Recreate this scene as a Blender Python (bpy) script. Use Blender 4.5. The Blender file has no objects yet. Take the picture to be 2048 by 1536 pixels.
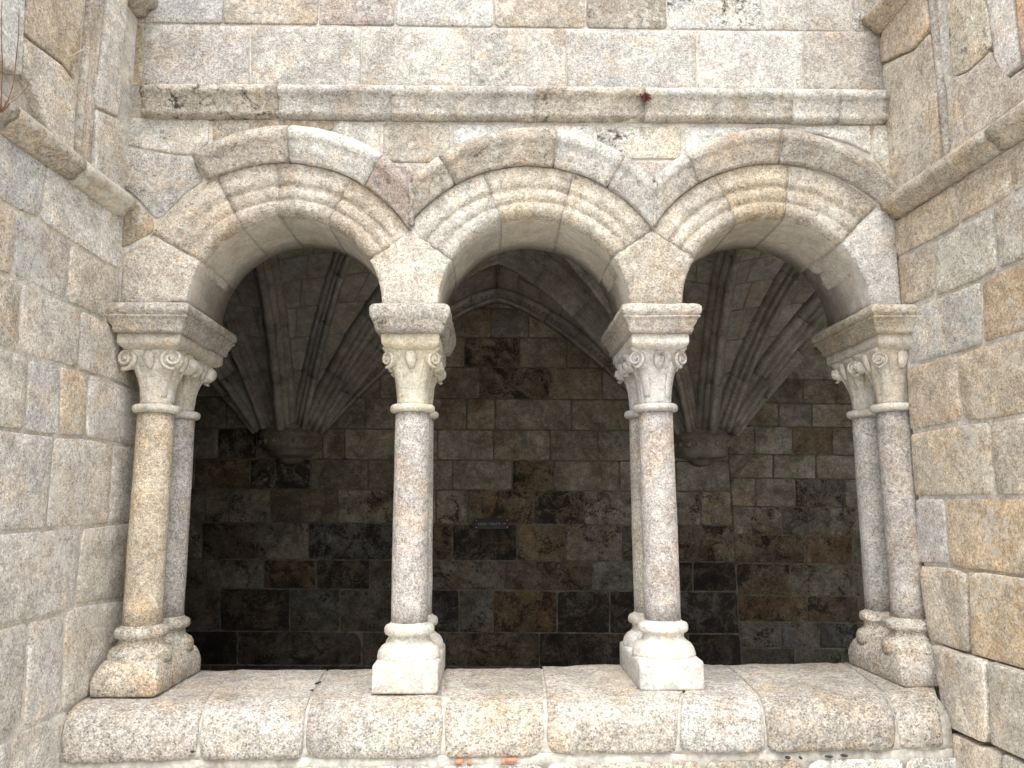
import bpy, math, random
from mathutils import Vector, noise, Matrix
random.seed(7)
SC = bpy.context.scene
COL = SC.collection
PI = math.pi
EYE = 1.6

# ---------------------------------------------------------------- camera
FPX, WPX, HPX = 1540.0, 2048, 1536
_a, _p, _r = math.radians(1.6), math.radians(8.93), math.radians(.3)
CF = Vector((math.sin(_a) * math.cos(_p), math.cos(_a) * math.cos(_p), math.sin(_p)))
_r0 = Vector((math.cos(_a), -math.sin(_a), 0))
_u0 = _r0.cross(CF)
CR = _r0 * math.cos(_r) - _u0 * math.sin(_r)
CU = _u0 * math.cos(_r) + _r0 * math.sin(_r)
cd = bpy.data.cameras.new("camera")
cam = bpy.data.objects.new("camera", cd)
COL.objects.link(cam)
cam.matrix_world = Matrix(((CR.x, CU.x, -CF.x, 0), (CR.y, CU.y, -CF.y, 0), (CR.z, CU.z, -CF.z, EYE), (0, 0, 0, 1)))
cd.sensor_width = 36
cd.lens = 36 * FPX / WPX
cd.clip_start = .05
cd.clip_end = 500
SC.camera = cam

# ---------------------------------------------------------------- light
world = bpy.data.worlds.new("World")
SC.world = world
world.use_nodes = True
wn, wl = world.node_tree.nodes, world.node_tree.links
wn.clear()
sky = wn.new("ShaderNodeTexSky")
sky.sky_type = 'NISHITA'
sky.sun_disc = False
SUN_EL, SUN_AZ = math.radians(62), math.radians(183)   # azimuth clockwise from +Y: behind the camera, a little left
sky.sun_elevation = SUN_EL
sky.sun_rotation = SUN_AZ
sky.air_density = 1.0
sky.dust_density = 4.0
sky.ozone_density = 1.0
hs = wn.new("ShaderNodeHueSaturation")
hs.inputs["Saturation"].default_value = .30
bg = wn.new("ShaderNodeBackground")
bg.inputs["Strength"].default_value = .15
wo = wn.new("ShaderNodeOutputWorld")
wl.new(sky.outputs[0], hs.inputs["Color"])
wl.new(hs.outputs[0], bg.inputs["Color"])
wl.new(bg.outputs[0], wo.inputs["Surface"])
sl = bpy.data.lights.new("sun", 'SUN')
sl.energy = .55
sl.angle = math.radians(70)
sl.color = (1, .975, .94)
sun = bpy.data.objects.new("sun", sl)
COL.objects.link(sun)
_sd = Vector((math.sin(SUN_AZ) * math.cos(SUN_EL), math.cos(SUN_AZ) * math.cos(SUN_EL), math.sin(SUN_EL)))
sun.rotation_euler = _sd.to_track_quat('Z', 'Y').to_euler()
SC.view_settings.view_transform = 'Standard'
SC.view_settings.look = 'None'
SC.view_settings.exposure = 1.47
SC.view_settings.gamma = 1
SC.view_settings.use_curve_mapping = False
SC.cycles.max_bounces = 8
SC.cycles.diffuse_bounces = 6


def ray(x, y):
    return CF + CR * ((x - WPX / 2) / FPX) + CU * ((HPX / 2 - y) / FPX)


def at(x, y, Y):
    d = ray(x, y)
    d = d * (Y / d.y)
    return Vector((d.x, Y, d.z + EYE))


LX, LK, RX, RK = -1.545, .045, 1.76, -.055


def onside(x, y, s, off=0.0):
    X0, k = (LX + off, LK) if s < 0 else (RX - off, RK)
    d = ray(x, y)
    t = (X0 - k * 3.14) / (d.x - k * d.y)
    d = d * t
    return Vector((d.x, d.y, d.z + EYE))


# ---------------------------------------------------------------- materials
def new_mat(name):
    m = bpy.data.materials.new(name)
    m.use_nodes = True
    return m, m.node_tree.nodes, m.node_tree.links


class G:
    def __init__(s, name):
        s.m, s.n, s.l = new_mat(name)
        s.b = s.n["Principled BSDF"]

    def node(s, t, **k):
        x = s.n.new(t)
        for a, v in k.items():
            setattr(x, a, v)
        return x

    def put(s, sock, v):
        if isinstance(v, bpy.types.NodeSocket):
            s.l.new(v, sock)
        else:
            sock.default_value = v

    def math(s, op, a, b=0.0, clamp=False):
        x = s.node("ShaderNodeMath", operation=op, use_clamp=clamp)
        s.put(x.inputs[0], a)
        s.put(x.inputs[1], b)
        return x.outputs[0]

    def noise(s, vec, scale, detail=3, rough=.55, dist=0.0):
        x = s.node("ShaderNodeTexNoise")
        s.put(x.inputs["Vector"], vec)
        x.inputs["Scale"].default_value = scale
        x.inputs["Detail"].default_value = detail
        x.inputs["Roughness"].default_value = rough
        x.inputs["Distortion"].default_value = dist
        return x.outputs["Fac"]

    def ramp(s, v, lo, hi, a=0.0, b=1.0, mode='SMOOTHSTEP'):
        x = s.node("ShaderNodeMapRange", interpolation_type=mode)
        s.put(x.inputs[0], v)
        s.put(x.inputs[1], lo)
        s.put(x.inputs[2], hi)
        s.put(x.inputs[3], a)
        s.put(x.inputs[4], b)
        return x.outputs[0]

    def mix(s, f, a, b, mode='MIX'):
        x = s.node("ShaderNodeMix", data_type='RGBA', blend_type=mode)
        s.put(x.inputs[0], f)
        s.put(x.inputs[6], a)
        s.put(x.inputs[7], b)
        return x.outputs[2]

    def coords(s):
        g = s.node("ShaderNodeNewGeometry")
        o = s.node("ShaderNodeObjectInfo")
        v = s.node("ShaderNodeVectorMath", operation='MULTIPLY_ADD')
        s.l.new(o.outputs["Random"], v.inputs[0])
        v.inputs[1].default_value = (37, 19, 53)
        s.l.new(g.outputs["Position"], v.inputs[2])
        return v.outputs[0], o, g


def granite(name, grain=125, contrast=1.0, ochre=.6, lichen=.35, bump=.5, mica=.12, white=.25, blotch=1.0, soot=0.0, rough=.9, own=None):
    g = G(name)
    P, oi, geo = g.coords()
    tint = oi.outputs["Color"]
    if own:
        tint = g.mix(.75 if name.startswith('smooth') else 1.0, tint, own)
    n1 = g.noise(P, grain, 3, .65)
    n1b = g.noise(P, grain * .42, 2, .6)
    vo = g.node("ShaderNodeTexVoronoi")
    g.put(vo.inputs["Vector"], P)
    vo.inputs["Scale"].default_value = grain * 1.35
    sep = g.node("ShaderNodeSeparateColor")
    g.l.new(vo.outputs["Color"], sep.inputs[0])
    cell = sep.outputs[0]
    c2 = sep.outputs[1]
    sp = g.ramp(g.math('ADD', g.math('MULTIPLY', n1, .6), g.math('MULTIPLY', n1b, .4)), .40, .60, 1 - .40 * contrast, 1 + .33 * contrast)
    # broad tone
    nb = g.noise(P, 2.3, 4, .6, .6)
    nm = g.noise(P, 9, 4, .62, .4)
    tone = g.ramp(nb, .3, .7, 1 - .18 * blotch, 1 + .14 * blotch)
    tone = g.math('MULTIPLY', tone, g.ramp(g.noise(P, 14, 5, .7, .5), .34, .68, 1 - .17 * blotch, 1 + .20 * blotch))
    val = g.math('MULTIPLY', sp, tone)
    val = g.math('MULTIPLY', val, g.ramp(cell, mica, mica + .03, 1 - .55 * contrast, 1.0))
    val = g.math('MULTIPLY', val, g.ramp(cell, 1 - white, 1 - white + .03, 1.0, 1 + .32 * contrast))
    col = g.mix(1.0, tint, (1, 1, 1, 1), 'MULTIPLY')
    # ochre oxidised patches and warm / cool grains
    oc = g.math('MULTIPLY', g.ramp(g.math('ADD', g.math('MULTIPLY', nm, .55), g.math('MULTIPLY', g.noise(P, 3.7, 3, .6, .8), .45)), .47, .62), ochre)
    col = g.mix(oc, col, g.mix(1.0, col, (1.05, .83, .58, 1), 'MULTIPLY'))
    col = g.mix(g.ramp(c2, .74, .80, 0, .38 * contrast), col, g.mix(1.0, col, (1.03, .86, .66, 1), 'MULTIPLY'))
    col = g.mix(g.ramp(c2, .20, .14, 0, .3 * contrast), col, g.mix(1.0, col, (.93, .965, 1.0, 1), 'MULTIPLY'))
    vm = g.node("ShaderNodeVectorMath", operation='SCALE')
    g.l.new(col, vm.inputs[0])
    g.l.new(val, vm.inputs["Scale"])
    col = vm.outputs[0]
    # pale lichen crusts
    nl = g.noise(P, 34, 5, .7, .5)
    li = g.math('MULTIPLY', g.ramp(g.math('ADD', g.math('MULTIPLY', nl, .6), g.math('MULTIPLY', g.noise(P, 5.1, 2, .5), .4)), .545, .60), lichen)
    col = g.mix(li, col, (.62, .61, .56, 1))
    # black weathering crust, amount carried by the stone's own alpha (1 = clean)
    am = g.math('SUBTRACT', 1.0, oi.outputs["Alpha"])
    nk = g.math('ADD', g.math('MULTIPLY', g.noise(P, 6.5, 5, .68, .9), .62), g.math('MULTIPLY', g.noise(P, 60, 4, .7), .38))
    kk = g.ramp(g.math('ADD', nk, g.math('MULTIPLY', g.math('POWER', am, .5), .30)), .60, .71, 0, .90)
    kk = g.math('MULTIPLY', kk, g.ramp(am, 0.005, .07, .0, 1.0))
    col = g.mix(kk, col, (.022, .018, .015, 1))
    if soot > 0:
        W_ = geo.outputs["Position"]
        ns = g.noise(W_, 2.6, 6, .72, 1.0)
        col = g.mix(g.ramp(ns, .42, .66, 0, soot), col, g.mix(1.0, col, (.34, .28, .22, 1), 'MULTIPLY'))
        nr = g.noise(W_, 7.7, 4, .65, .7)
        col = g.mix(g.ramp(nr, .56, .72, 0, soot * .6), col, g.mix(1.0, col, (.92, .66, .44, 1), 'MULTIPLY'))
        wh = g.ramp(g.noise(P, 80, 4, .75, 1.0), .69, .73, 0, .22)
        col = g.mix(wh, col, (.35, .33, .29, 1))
    g.l.new(col, g.b.inputs["Base Color"])
    g.b.inputs["Roughness"].default_value = rough
    g.b.inputs["Specular IOR Level"].default_value = .2
    bm = g.node("ShaderNodeBump")
    bm.inputs["Strength"].default_value = bump
    bm.inputs["Distance"].default_value = .0055
    h = g.math('ADD', g.math('MULTIPLY', n1, .7), g.math('ADD', g.math('MULTIPLY', nl, 1.3), g.math('MULTIPLY', cell, .25)))
    g.put(bm.inputs["Height"], h)
    g.l.new(bm.outputs[0], g.b.inputs["Normal"])
    return g.m


M = {}
M['wall'] = granite("weathered_granite", 150, .64, .38, .50, 1.0, .065, .27)
M['sill'] = granite("coarse_granite", 138, .80, .45, .25, 1.0, .095, .31)
M['carved'] = granite("carved_limewashed_granite", 130, .42, .35, .35, .45, .05, .10, .8)
M['soffit'] = granite("smooth_soffit_granite", 150, .26, .22, .05, .35, .04, .08, .8, own=(.50, .475, .42, 1))
M['shaft'] = granite("shaft_granite", 150, .68, .40, .20, .9, .09, .26, .9)
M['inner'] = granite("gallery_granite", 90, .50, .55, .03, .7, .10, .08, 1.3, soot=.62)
M['vault'] = granite("vault_granite", 90, .32, .35, .02, .6, .05, .05, 1.0, soot=.35)


def simple(name, col, rough=.9, var=.25, scale=30, bump=.4, metal=0, spec=.2):
    g = G(name)
    P, oi, geo = g.coords()
    n = g.noise(P, scale, 5, .65, .3)
    f = g.ramp(n, .3, .7, 1 - var, 1 + var)
    vm = g.node("ShaderNodeVectorMath", operation='SCALE')
    vm.inputs[0].default_value = col
    g.l.new(f, vm.inputs["Scale"])
    g.l.new(vm.outputs[0], g.b.inputs["Base Color"])
    g.b.inputs["Roughness"].default_value = rough
    g.b.inputs["Metallic"].default_value = metal
    g.b.inputs["Specular IOR Level"].default_value = spec
    bm = g.node("ShaderNodeBump")
    bm.inputs["Strength"].default_value = bump
    bm.inputs["Distance"].default_value = .004
    g.put(bm.inputs["Height"], g.noise(P, scale * 3, 4, .6))
    g.l.new(bm.outputs[0], g.b.inputs["Normal"])
    return g.m


M['mortar'] = granite("old_lime_mortar", 150, .45, .35, .2, .7, .05, .12, 1.0, own=(.50, .475, .425, 1))
M['mortar_white'] = simple("pale_lime_mortar", (.43, .41, .36), .95, .3, 30, .9)
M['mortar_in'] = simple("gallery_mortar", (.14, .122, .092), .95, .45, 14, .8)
M['mortar_web'] = simple('web_mortar', (.22, .205, .17), .95, .3, 14, .8)
M['ground'] = simple("courtyard_gravel", (.50, .475, .42), .95, .2, 12, .8)
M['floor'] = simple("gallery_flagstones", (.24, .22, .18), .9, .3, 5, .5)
M['plate'] = simple("black_gloss_plate", (.006, .007, .007), .08, .1, 10, 0, 0, .22)
M['letter'] = simple("grey_print", (.30, .31, .29), .6, .1, 10, 0)
M['screw'] = simple("steel_screw", (.55, .55, .53), .3, .1, 10, 0, .9)
M['twig'] = simple("dry_reddish_stem", (.24, .13, .085), .8, .3, 40, .2)
M['straw'] = simple("dry_straw_stem", (.60, .50, .34), .8, .2, 40, .2)
M['fern'] = simple("withered_fern", (.13, .05, .03), .85, .4, 40, .2)
M['terracotta'] = simple("terracotta", (.56, .20, .12), .85, .2, 40, .6)
M['dark'] = simple("dark_resin", (.035, .035, .035), .6, .3, 40, .6)
M['leaf'] = simple("fallen_leaf", (.36, .16, .06), .7, .3, 40, .3)

# tints (albedo, alpha 1 = clean)
T = {'g': (.43, .41, .37), 'p': (.50, .48, .415), 'o': (.40, .30, .175), 'b': (.41, .355, .27), 'r': (.40, .335, .295),
     'c': (.40, .39, .375), 'w': (.54, .525, .485), 'y': (.47, .385, .215), 'd': (.30, .275, .235)}


def tint(k, al=1.0, j=.05, sat=.60):
    c = T[k] if isinstance(k, str) else k
    f = 1 + random.uniform(-j, j)
    h = random.uniform(-j, j) * .5
    if max(c[:3]) > .30:
        l_ = .3 * c[0] + .6 * c[1] + .1 * c[2]
        c = [l_ * n_ + (v_ - l_ * n_) * sat for v_, n_ in zip(c[:3], (1.012, 1.0, .958))]
    return (c[0] * f * (1 + h), c[1] * f, c[2] * f * (1 - h), al)


# ---------------------------------------------------------------- mesh helpers
def mk(name, verts, faces, mat, parent=None, color=None, smooth=True, origin=None):
    vs = [Vector(v) for v in verts]
    if origin is None:
        lo = Vector((min(v.x for v in vs), min(v.y for v in vs), min(v.z for v in vs)))
        hi = Vector((max(v.x for v in vs), max(v.y for v in vs), max(v.z for v in vs)))
        origin = (lo + hi) / 2
    origin = Vector(origin)
    me = bpy.data.meshes.new(name)
    me.from_pydata([v - origin for v in vs], [], faces)
    me.materials.append(mat)
    if smooth:
        me.polygons.foreach_set("use_smooth", [True] * len(me.polygons))
    me.update()
    o = bpy.data.objects.new(name, me)
    COL.objects.link(o)
    o.location = origin
    if parent is not None:
        o.parent = parent
        o.location = origin - wloc(parent)
    if color:
        o.color = color
    return o


WL = {}


def wloc(o):
    v = Vector(o.location)
    while o.parent is not None:
        o = o.parent
        v = v + Vector(o.location)
    return v


def thing(name, label, cat, loc, group=None, kind=None):
    o = bpy.data.objects.new(name, None)
    COL.objects.link(o)
    o.location = loc
    o.empty_display_size = .1
    if label:
        o['label'] = label
    if cat:
        o['category'] = cat
    if group:
        o['group'] = group
    if kind:
        o['kind'] = kind
    return o


def recalc(vs, fs):
    """make the closed shell face outwards (signed volume)"""
    s = 0.0
    for f in fs:
        a = vs[f[0]]
        for i in range(1, len(f) - 1):
            s += a.dot(vs[f[i]].cross(vs[f[i + 1]]))
    return [tuple(reversed(f)) for f in fs] if s < 0 else fs


def loft(rings, cap0=True, cap1=True, closed=True, amp=0.0, freq=14.0, amp2=0.0):
    """rings: equal-length point lists -> verts, faces"""
    n = len(rings[0])
    vs = [Vector(p) for r in rings for p in r]
    fs = []
    m = n if closed else n - 1
    for i in range(len(rings) - 1):
        for j in range(m):
            a, b = i * n + j, i * n + (j + 1) % n
            fs.append((a, b, b + n, a + n))
    for c, idx in ((cap0, 0), (cap1, len(rings) - 1)):
        if c:
            ctr = sum((Vector(p) for p in rings[idx]), Vector()) / n
            vs.append(ctr)
            k = len(vs) - 1
            for j in range(n):
                a, b = idx * n + j, idx * n + (j + 1) % n
                fs.append((a, k, b) if idx == 0 else (b, k, a))
    if amp or amp2:
        vs = [v + noise.noise_vector(v * freq) * amp + noise.noise_vector(v * freq * 3.1) * amp2 for v in vs]
    return vs, recalc(vs, fs)


def merge(parts):
    V, F = [], []
    for v, f in parts:
        k = len(V)
        V += v
        F += [tuple(i + k for i in q) for q in f]
    return V, F


def offset2(poly, d):
    """inward offset of ccw 2-D polygon"""
    n = len(poly)
    out = []
    for i in range(n):
        p0, p1, p2 = poly[i - 1], poly[i], poly[(i + 1) % n]
        e1, e2 = (p1 - p0), (p2 - p1)
        if e1.length < 1e-7 or e2.length < 1e-7:
            out.append(p1.copy())
            continue
        e1.normalize()
        e2.normalize()
        n1, n2 = Vector((-e1.y, e1.x)), Vector((-e2.y, e2.x))
        b = n1 + n2
        if b.length < .3:
            b = n1
        else:
            b = b / max(.35, b.dot(n1))
        out.append(p1 + b * d)
    return out


def area2(p):
    return .5 * sum(p[i - 1].x * p[i].y - p[i].x * p[i - 1].y for i in range(len(p)))


def stone(name, pts, nrm, mat, parent, color, depth=.09, gap=.0020, bevel=.0058, seg=.035, bulge=.0015, rough=.004, jit=.0022, proud=0.0, corner=.012, tilt=True):
    """a dressed block: planar outline pts (3-D), outward normal nrm"""
    nrm = Vector(nrm).normalized()
    o = sum(pts, Vector()) / len(pts)
    ux = Vector((0, 0, 1)).cross(nrm)
    if ux.length < .05:
        ux = Vector((1, 0, 0))
    ux.normalize()
    uy = nrm.cross(ux)
    P = [Vector(((p - o).dot(ux), (p - o).dot(uy))) for p in pts]
    if area2(P) < 0:
        P.reverse()
    P = offset2(P, gap)
    # knock the corners off
    Q = []
    n = len(P)
    for i in range(n):
        a, b, c = P[i - 1], P[i], P[(i + 1) % n]
        la, lc = (a - b).length, (c - b).length
        if la < 1e-6 or lc < 1e-6:
            continue
        ang = (a - b).normalized().dot((c - b).normalized())
        if ang < -.93 or corner == 0:
            Q.append(b)
            continue
        k = max(corner * random.uniform(.5, 1.6), 1.35 * bevel)
        Q.append(b + (a - b) * min(.35, k / la))
        if k > .03:
            Q.append(b + (a - b) * min(.10, .3 * k / la) + (c - b) * min(.10, .3 * k / lc))
        Q.append(b + (c - b) * min(.35, k / lc))
    R = []
    n = len(Q)
    for i in range(n):
        a, b = Q[i], Q[(i + 1) % n]
        m = max(1, int(round((b - a).length / seg)))
        for j in range(m):
            q_ = a + (b - a) * (j / m)
            if not R or ((q_ - R[-1]).length > .009 and (q_ - R[0]).length > .009):
                R.append(q_)
    sd = Vector((random.uniform(0, 90), random.uniform(0, 90), random.uniform(0, 90)))
    R2 = []
    for i, p in enumerate(R):
        a, c = R[i - 1], R[(i + 1) % len(R)]
        t = c - a
        if t.length > 1e-7:
            t.normalize()
        nn = Vector((-t.y, t.x))
        w = noise.noise(Vector((p.x * 22, p.y * 22, 0)) + sd) * .7 + noise.noise(Vector((p.x * 70, p.y * 70, 5)) + sd) * .5
        f_ = min(1.0, (p - a).length / .03, (c - p).length / .03)
        R2.append(p + nn * (w * jit * f_ + jit * .3))
    tx, ty = (random.uniform(-1, 1) * .010, random.uniform(-1, 1) * .010) if tilt else (0, 0)
    pr = proud + (random.uniform(-.002, .002) if tilt else 0)

    def up(q, h, nz=1.0):
        z = h + pr + q.x * tx + q.y * ty
        z += nz * (noise.noise(Vector((q.x * 9, q.y * 9, 0)) + sd) * rough + noise.noise(Vector((q.x * 30, q.y * 30, 9)) + sd) * rough * .6)
        return o + ux * q.x + uy * q.y + nrm * z
    rings = []
    rings.append([up(q, -depth, 0) for q in R2])
    rings.append([up(q, -bevel, .5) for q in R2])
    i1 = offset2(R2, bevel * .35)
    rings.append([up(q, -bevel * .3, .7) for q in i1])
    i2 = offset2(R2, bevel)
    rings.append([up(q, 0) for q in i2])
    c = sum(i2, Vector((0, 0))) / len(i2)
    ext = max((q - c).length for q in i2)
    ks = (.80, .58, .34, .14) if ext > .12 else (.7, .35)
    for k in ks:
        rings.append([up(c + (q - c) * k, bulge * (1 - k * k)) for q in i2])
    vs, fs = loft(rings, True, True)
    ob = mk(name, vs, fs, mat, parent, color)
    # crisp arris between side and bevel is fine smooth-shaded
    return ob


def px(poly, Y):
    return [at(x, y, Y) for x, y in poly]


def sweep(name, prof, fn, ss, mat, parent, color, amp=.0016, freq=16, amp2=.001, clampf=None, slot2=None):
    rings = [[fn(s, a, b) for a, b in prof] for s in ss]
    vs, fs = loft(rings, True, True, True, 0)
    vs = [v + noise.noise_vector(v * freq + Vector((3, 7, 1))) * amp + noise.noise_vector(v * 55) * amp2 for v in vs]
    if clampf:
        vs = [clampf(v) for v in vs]
    o = mk(name, vs, fs, mat, parent, color)
    if clampf:
        for p_ in o.data.polygons:
            if abs(p_.normal.x) > .97 or p_.area < 1e-7:
                p_.use_smooth = False
    if slot2:
        o.data.materials.append(slot2[0])
        n = len(prof)
        for i in range((len(rings) - 1) * n):
            if i % n in slot2[1]:
                o.data.polygons[i].material_index = 1
    return o


def frange(a, b, step):
    n = max(1, int(math.ceil(abs(b - a) / step)))
    return [a + (b - a) * i / n for i in range(n + 1)]


def box(name, lo, hi, mat, parent=None, color=None, smooth=False):
    x0, y0, z0 = lo
    x1, y1, z1 = hi
    v = [(x0, y0, z0), (x1, y0, z0), (x1, y1, z0), (x0, y1, z0), (x0, y0, z1), (x1, y0, z1), (x1, y1, z1), (x0, y1, z1)]
    f = [(0, 3, 2, 1), (4, 5, 6, 7), (0, 1, 5, 4), (1, 2, 6, 5), (2, 3, 7, 6), (3, 0, 4, 7)]
    return mk(name, v, f, mat, parent, color, smooth)


# ================================================================ SETTING
FY, IY, BY = 3.14, 3.575, 6.30     # face of the arcade wall, its inner face, back wall of the gallery
g = mk('courtyard_ground', [(-60, -60, 0), (60, -60, 0), (60, 60, 0), (-60, 60, 0)], [(0, 1, 2, 3)], M['ground'], None, None, False)
g['kind'] = 'structure'
g = box('gallery_floor', (-6.5, 3.66, -.2), (7, BY - .02, .12), M['floor'])
g['kind'] = 'structure'

# ================================================================ ARCADE WALL
wall = thing('arcade_wall', 'pale granite wall with three moulded round arches and a string course above them', 'wall', (0, 3.35, 0))
ARCH = [(-.86, .82 + EYE), (.184, .82 + EYE), (1.217, .825 + EYE)]
NF = (0, -1, 0)
SPR = .82 + EYE
ZTOP = 4.25


EXB = [(.640, -.027), (.633, -.015), (.647, .022)]


def extr(i, th):
    return EXB[i][0] + EXB[i][1] * math.cos(th)


def hood_out(th):
    return .742 + .044 * max(0, math.sin(th)) ** 3


# mortar core behind the facing stones
def core():
    xs = frange(-1.70, 1.90, .04)
    V, F = [], []
    y0, y1 = FY + .006, IY - .012
    bot = []
    for x in xs:
        b = SPR + .02
        for cx, cz in ARCH:
            d = abs(x - cx)
            if d < .648:
                b = max(b, cz + math.sqrt(.648 ** 2 - d * d))
        bot.append(b)
    rings = [[(x, y0, b), (x, y0, ZTOP), (x, y1, ZTOP), (x, y1, b)] for x, b in zip(xs, bot)]
    v, f = loft(rings)
    mk('mortar_core', v, f, M['mortar'], wall, None, False)
    for cx, cz in ARCH:
        pass



core()

# --- voussoirs: moulded front, smooth soffit
VPROF = [(.402, IY), (.400, FY + .30), (.400, FY + .12), (.402, FY + .045), (.408, FY + .022), (.422, FY + .006), (.440, FY + .000), (.458, FY + .004),
         (.466, FY + .014), (.474, FY + .016), (.480, FY + .008), (.494, FY + .002), (.510, FY + .004), (.520, FY + .014), (.530, FY + .022), (.540, FY + .022),
         (.546, FY + .012), (.562, FY + .006), (.580, FY + .010), (.600, FY + .016), (.622, FY + .013), (.634, FY + .008), (.640, FY + .05), (.640, IY)]
VPROF = [(r, FY + (y - FY) * .72) if .42 < r < .637 else (r, y) for r, y in VPROF]
for i, (cx, cz) in enumerate(ARCH):
    pr_ = [(r + (.0035 if r < .41 else 0), y + (.0035 if y < IY - .01 else -.012)) for r, y in VPROF[:-2]] + [(.655, FY + .05), (.655, IY - .012)]
    rings = [[(cx + (r + (extr(i, t) - .640) * max(0, (r - .46) / .18)) * math.cos(t), y, cz + (r + (extr(i, t) - .640) * max(0, (r - .46) / .18)) * math.sin(t)) for r, y in pr_] for t in [math.radians(q) for q in range(24, 158, 3)]]
    v, f = loft(rings, True, True, True, .0012, 20)
    mk('arch_mortar', v, f, M['mortar'], wall, None)
VJ = [[(151, 119, 'b'), (119, 95.5, 'b'), (95.5, 65, 'b'), (65, 31, 'b')],
      [(149, 110, 'p'), (110, 73, 'b'), (73, 33.5, 'b')],
      [(148, 112.5, 'b'), (112.5, 81.5, 'y'), (81.5, 44, 'b')]]
SUBT = {(0, 0): (.43, .36, .27), (0, 1): (.44, .37, .28), (0, 2): (.43, .365, .275), (0, 3): (.43, .345, .235), (1, 0): (.47, .43, .36), (1, 1): (.44, .385, .29), (1, 2): (.45, .405, .32),
        (2, 0): (.44, .385, .30), (2, 1): (.44, .355, .225), (2, 2): (.44, .385, .30)}
for i, (cx, cz) in enumerate(ARCH):
    for j, (a0, a1, k) in enumerate(VJ[i]):
        ga = math.degrees(.0026 / .5)
        A0, A1 = math.radians(a0 - ga), math.radians(a1 + ga)
        dr = random.uniform(-.002, .002)

        def fn(t, r, y, cx=cx, cz=cz, dr=dr, i=i):
            rr = r + (extr(i, t) - .640) * max(0, (r - .46) / .18) if r > .46 else r
            return Vector((cx + rr * math.cos(t), y + dr, cz + rr * math.sin(t)))
        v = sweep('voussoir', VPROF, fn, frange(A0, A1, .045), M['wall'], wall, tint(SUBT[(i, j)], 1.0, .03), .0026, 11, .0016, None, (M['soffit'], (0, 1, 2)))

# --- springer blocks
def arcpts(i, a0, a1, r=.402, n=9):
    cx, cz = ARCH[i]
    return [Vector((cx + r * math.cos(math.radians(a0 + (a1 - a0) * k / n)), FY, cz + r * math.sin(math.radians(a0 + (a1 - a0) * k / n)))) for k in range(n + 1)]


def P3(x, z):
    return Vector((x, FY, z + EYE))


def springer(pts, tn, **k):
    o = stone('springer_stone', pts, NF, M['wall'], wall, tint(tn, 1.0, .02), depth=.432, gap=.002, bevel=.012, seg=.03, bulge=.001, rough=.003, jit=.0015, corner=.0, tilt=False, proud=-.003, **k)
    o.data.materials.append(M['soffit'])
    n = max(q for p in list(o.data.polygons)[:1] for q in p.vertices) - 1
    for p in list(o.data.polygons)[:n]:
        p.material_index = 1


def pz(x, y):
    p = at(x, y, FY)
    return p


springer([P3(LX + .004, .815)] + list(reversed(arcpts(0, 151, 180))) [:1] + arcpts(0, 180, 151) + [pz(308, 468), pz(241, 505)], (.45, .39, .31))
springer(arcpts(0, 0, 31) + [pz(822, 456)] + arcpts(1, 149, 180), (.47, .42, .345))
springer(arcpts(1, 0, 33.5) + [pz(1305, 457)] + arcpts(2, 148, 180), (.44, .38, .29))
springer(arcpts(2, 0, 44) + [pz(1764, 409), P3(1.757, 1.235), P3(1.757, .82)], (.46, .445, .42))

# --- spandrel and frieze stones (outline read off the photograph, in the wall plane)
FS = [
    ([(236, 233), (419, 235), (418, 285), (386, 311), (350, 309), (238, 288)], 'p', .95),
    ([(422, 235), (560, 236), (560, 266), (500, 275), (440, 292), (422, 285)], 'b', .96),
    ([(564, 237), (668, 239), (668, 262), (600, 264), (564, 264)], 'o', 1),
    ([(671, 239), (762, 242), (762, 316), (720, 292), (671, 268)], 'p', 1),
    ([(765, 243), (899, 245), (901, 303), (886, 326), (768, 325), (765, 318)], 'b', .97),
    ([(904, 246), (998, 248), (998, 272), (950, 284), (906, 302)], 'w', 1),
    ([(1002, 248), (1189, 250), (1189, 290), (1117, 272), (1050, 268), (1002, 272)], 'w', .97),
    ([(1192, 251), (1364, 252), (1362, 319), (1240, 318), (1194, 292)], 'p', .92),
    ([(1367, 252), (1487, 253), (1487, 268), (1440, 278), (1372, 318)], 'w', .97),
    ([(1490, 253), (1577, 252), (1580, 264), (1530, 265), (1490, 268)], 'r', .9),
    ([(1582, 252), (1742, 249), (1744, 310), (1700, 288), (1640, 271), (1584, 264)], 'w', .98),
    ([(1746, 249), (1785, 248), (1797, 372), (1780, 360), (1760, 330), (1746, 312)], 'p', 1),
    ([(236, 293), (384, 313), (409, 359), (366, 391), (322, 437), (309, 437), (273, 397), (234, 366)], (.42, .405, .38), .97),
    ([(234, 371), (271, 401), (311, 441), (306, 465), (240, 500)], 'o', .97),
    ([(766, 330), (884, 331), (850, 380), (822, 420), (800, 380)], 'r', .95),
    ([(1242, 322), (1370, 322), (1340, 360), (1306, 410), (1270, 360)], 'r', .97),
]
for poly, tn, al in FS:
    stone('spandrel_stone', px(poly, FY), NF, M['wall'], wall, tint(tn, al, .03), depth=.08, gap=.002, seg=.03, bevel=.006, rough=.003)

# --- hood mould
HP = [(0, .02), (0, -.040), (-.012, -.052), (-.034, -.056), (-.044, -.048), (-.050, -.040), (-.064, -.038), (-.084, -.024), (-.100, -.016), (-.108, -.012), (-.109, .02)]


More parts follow.
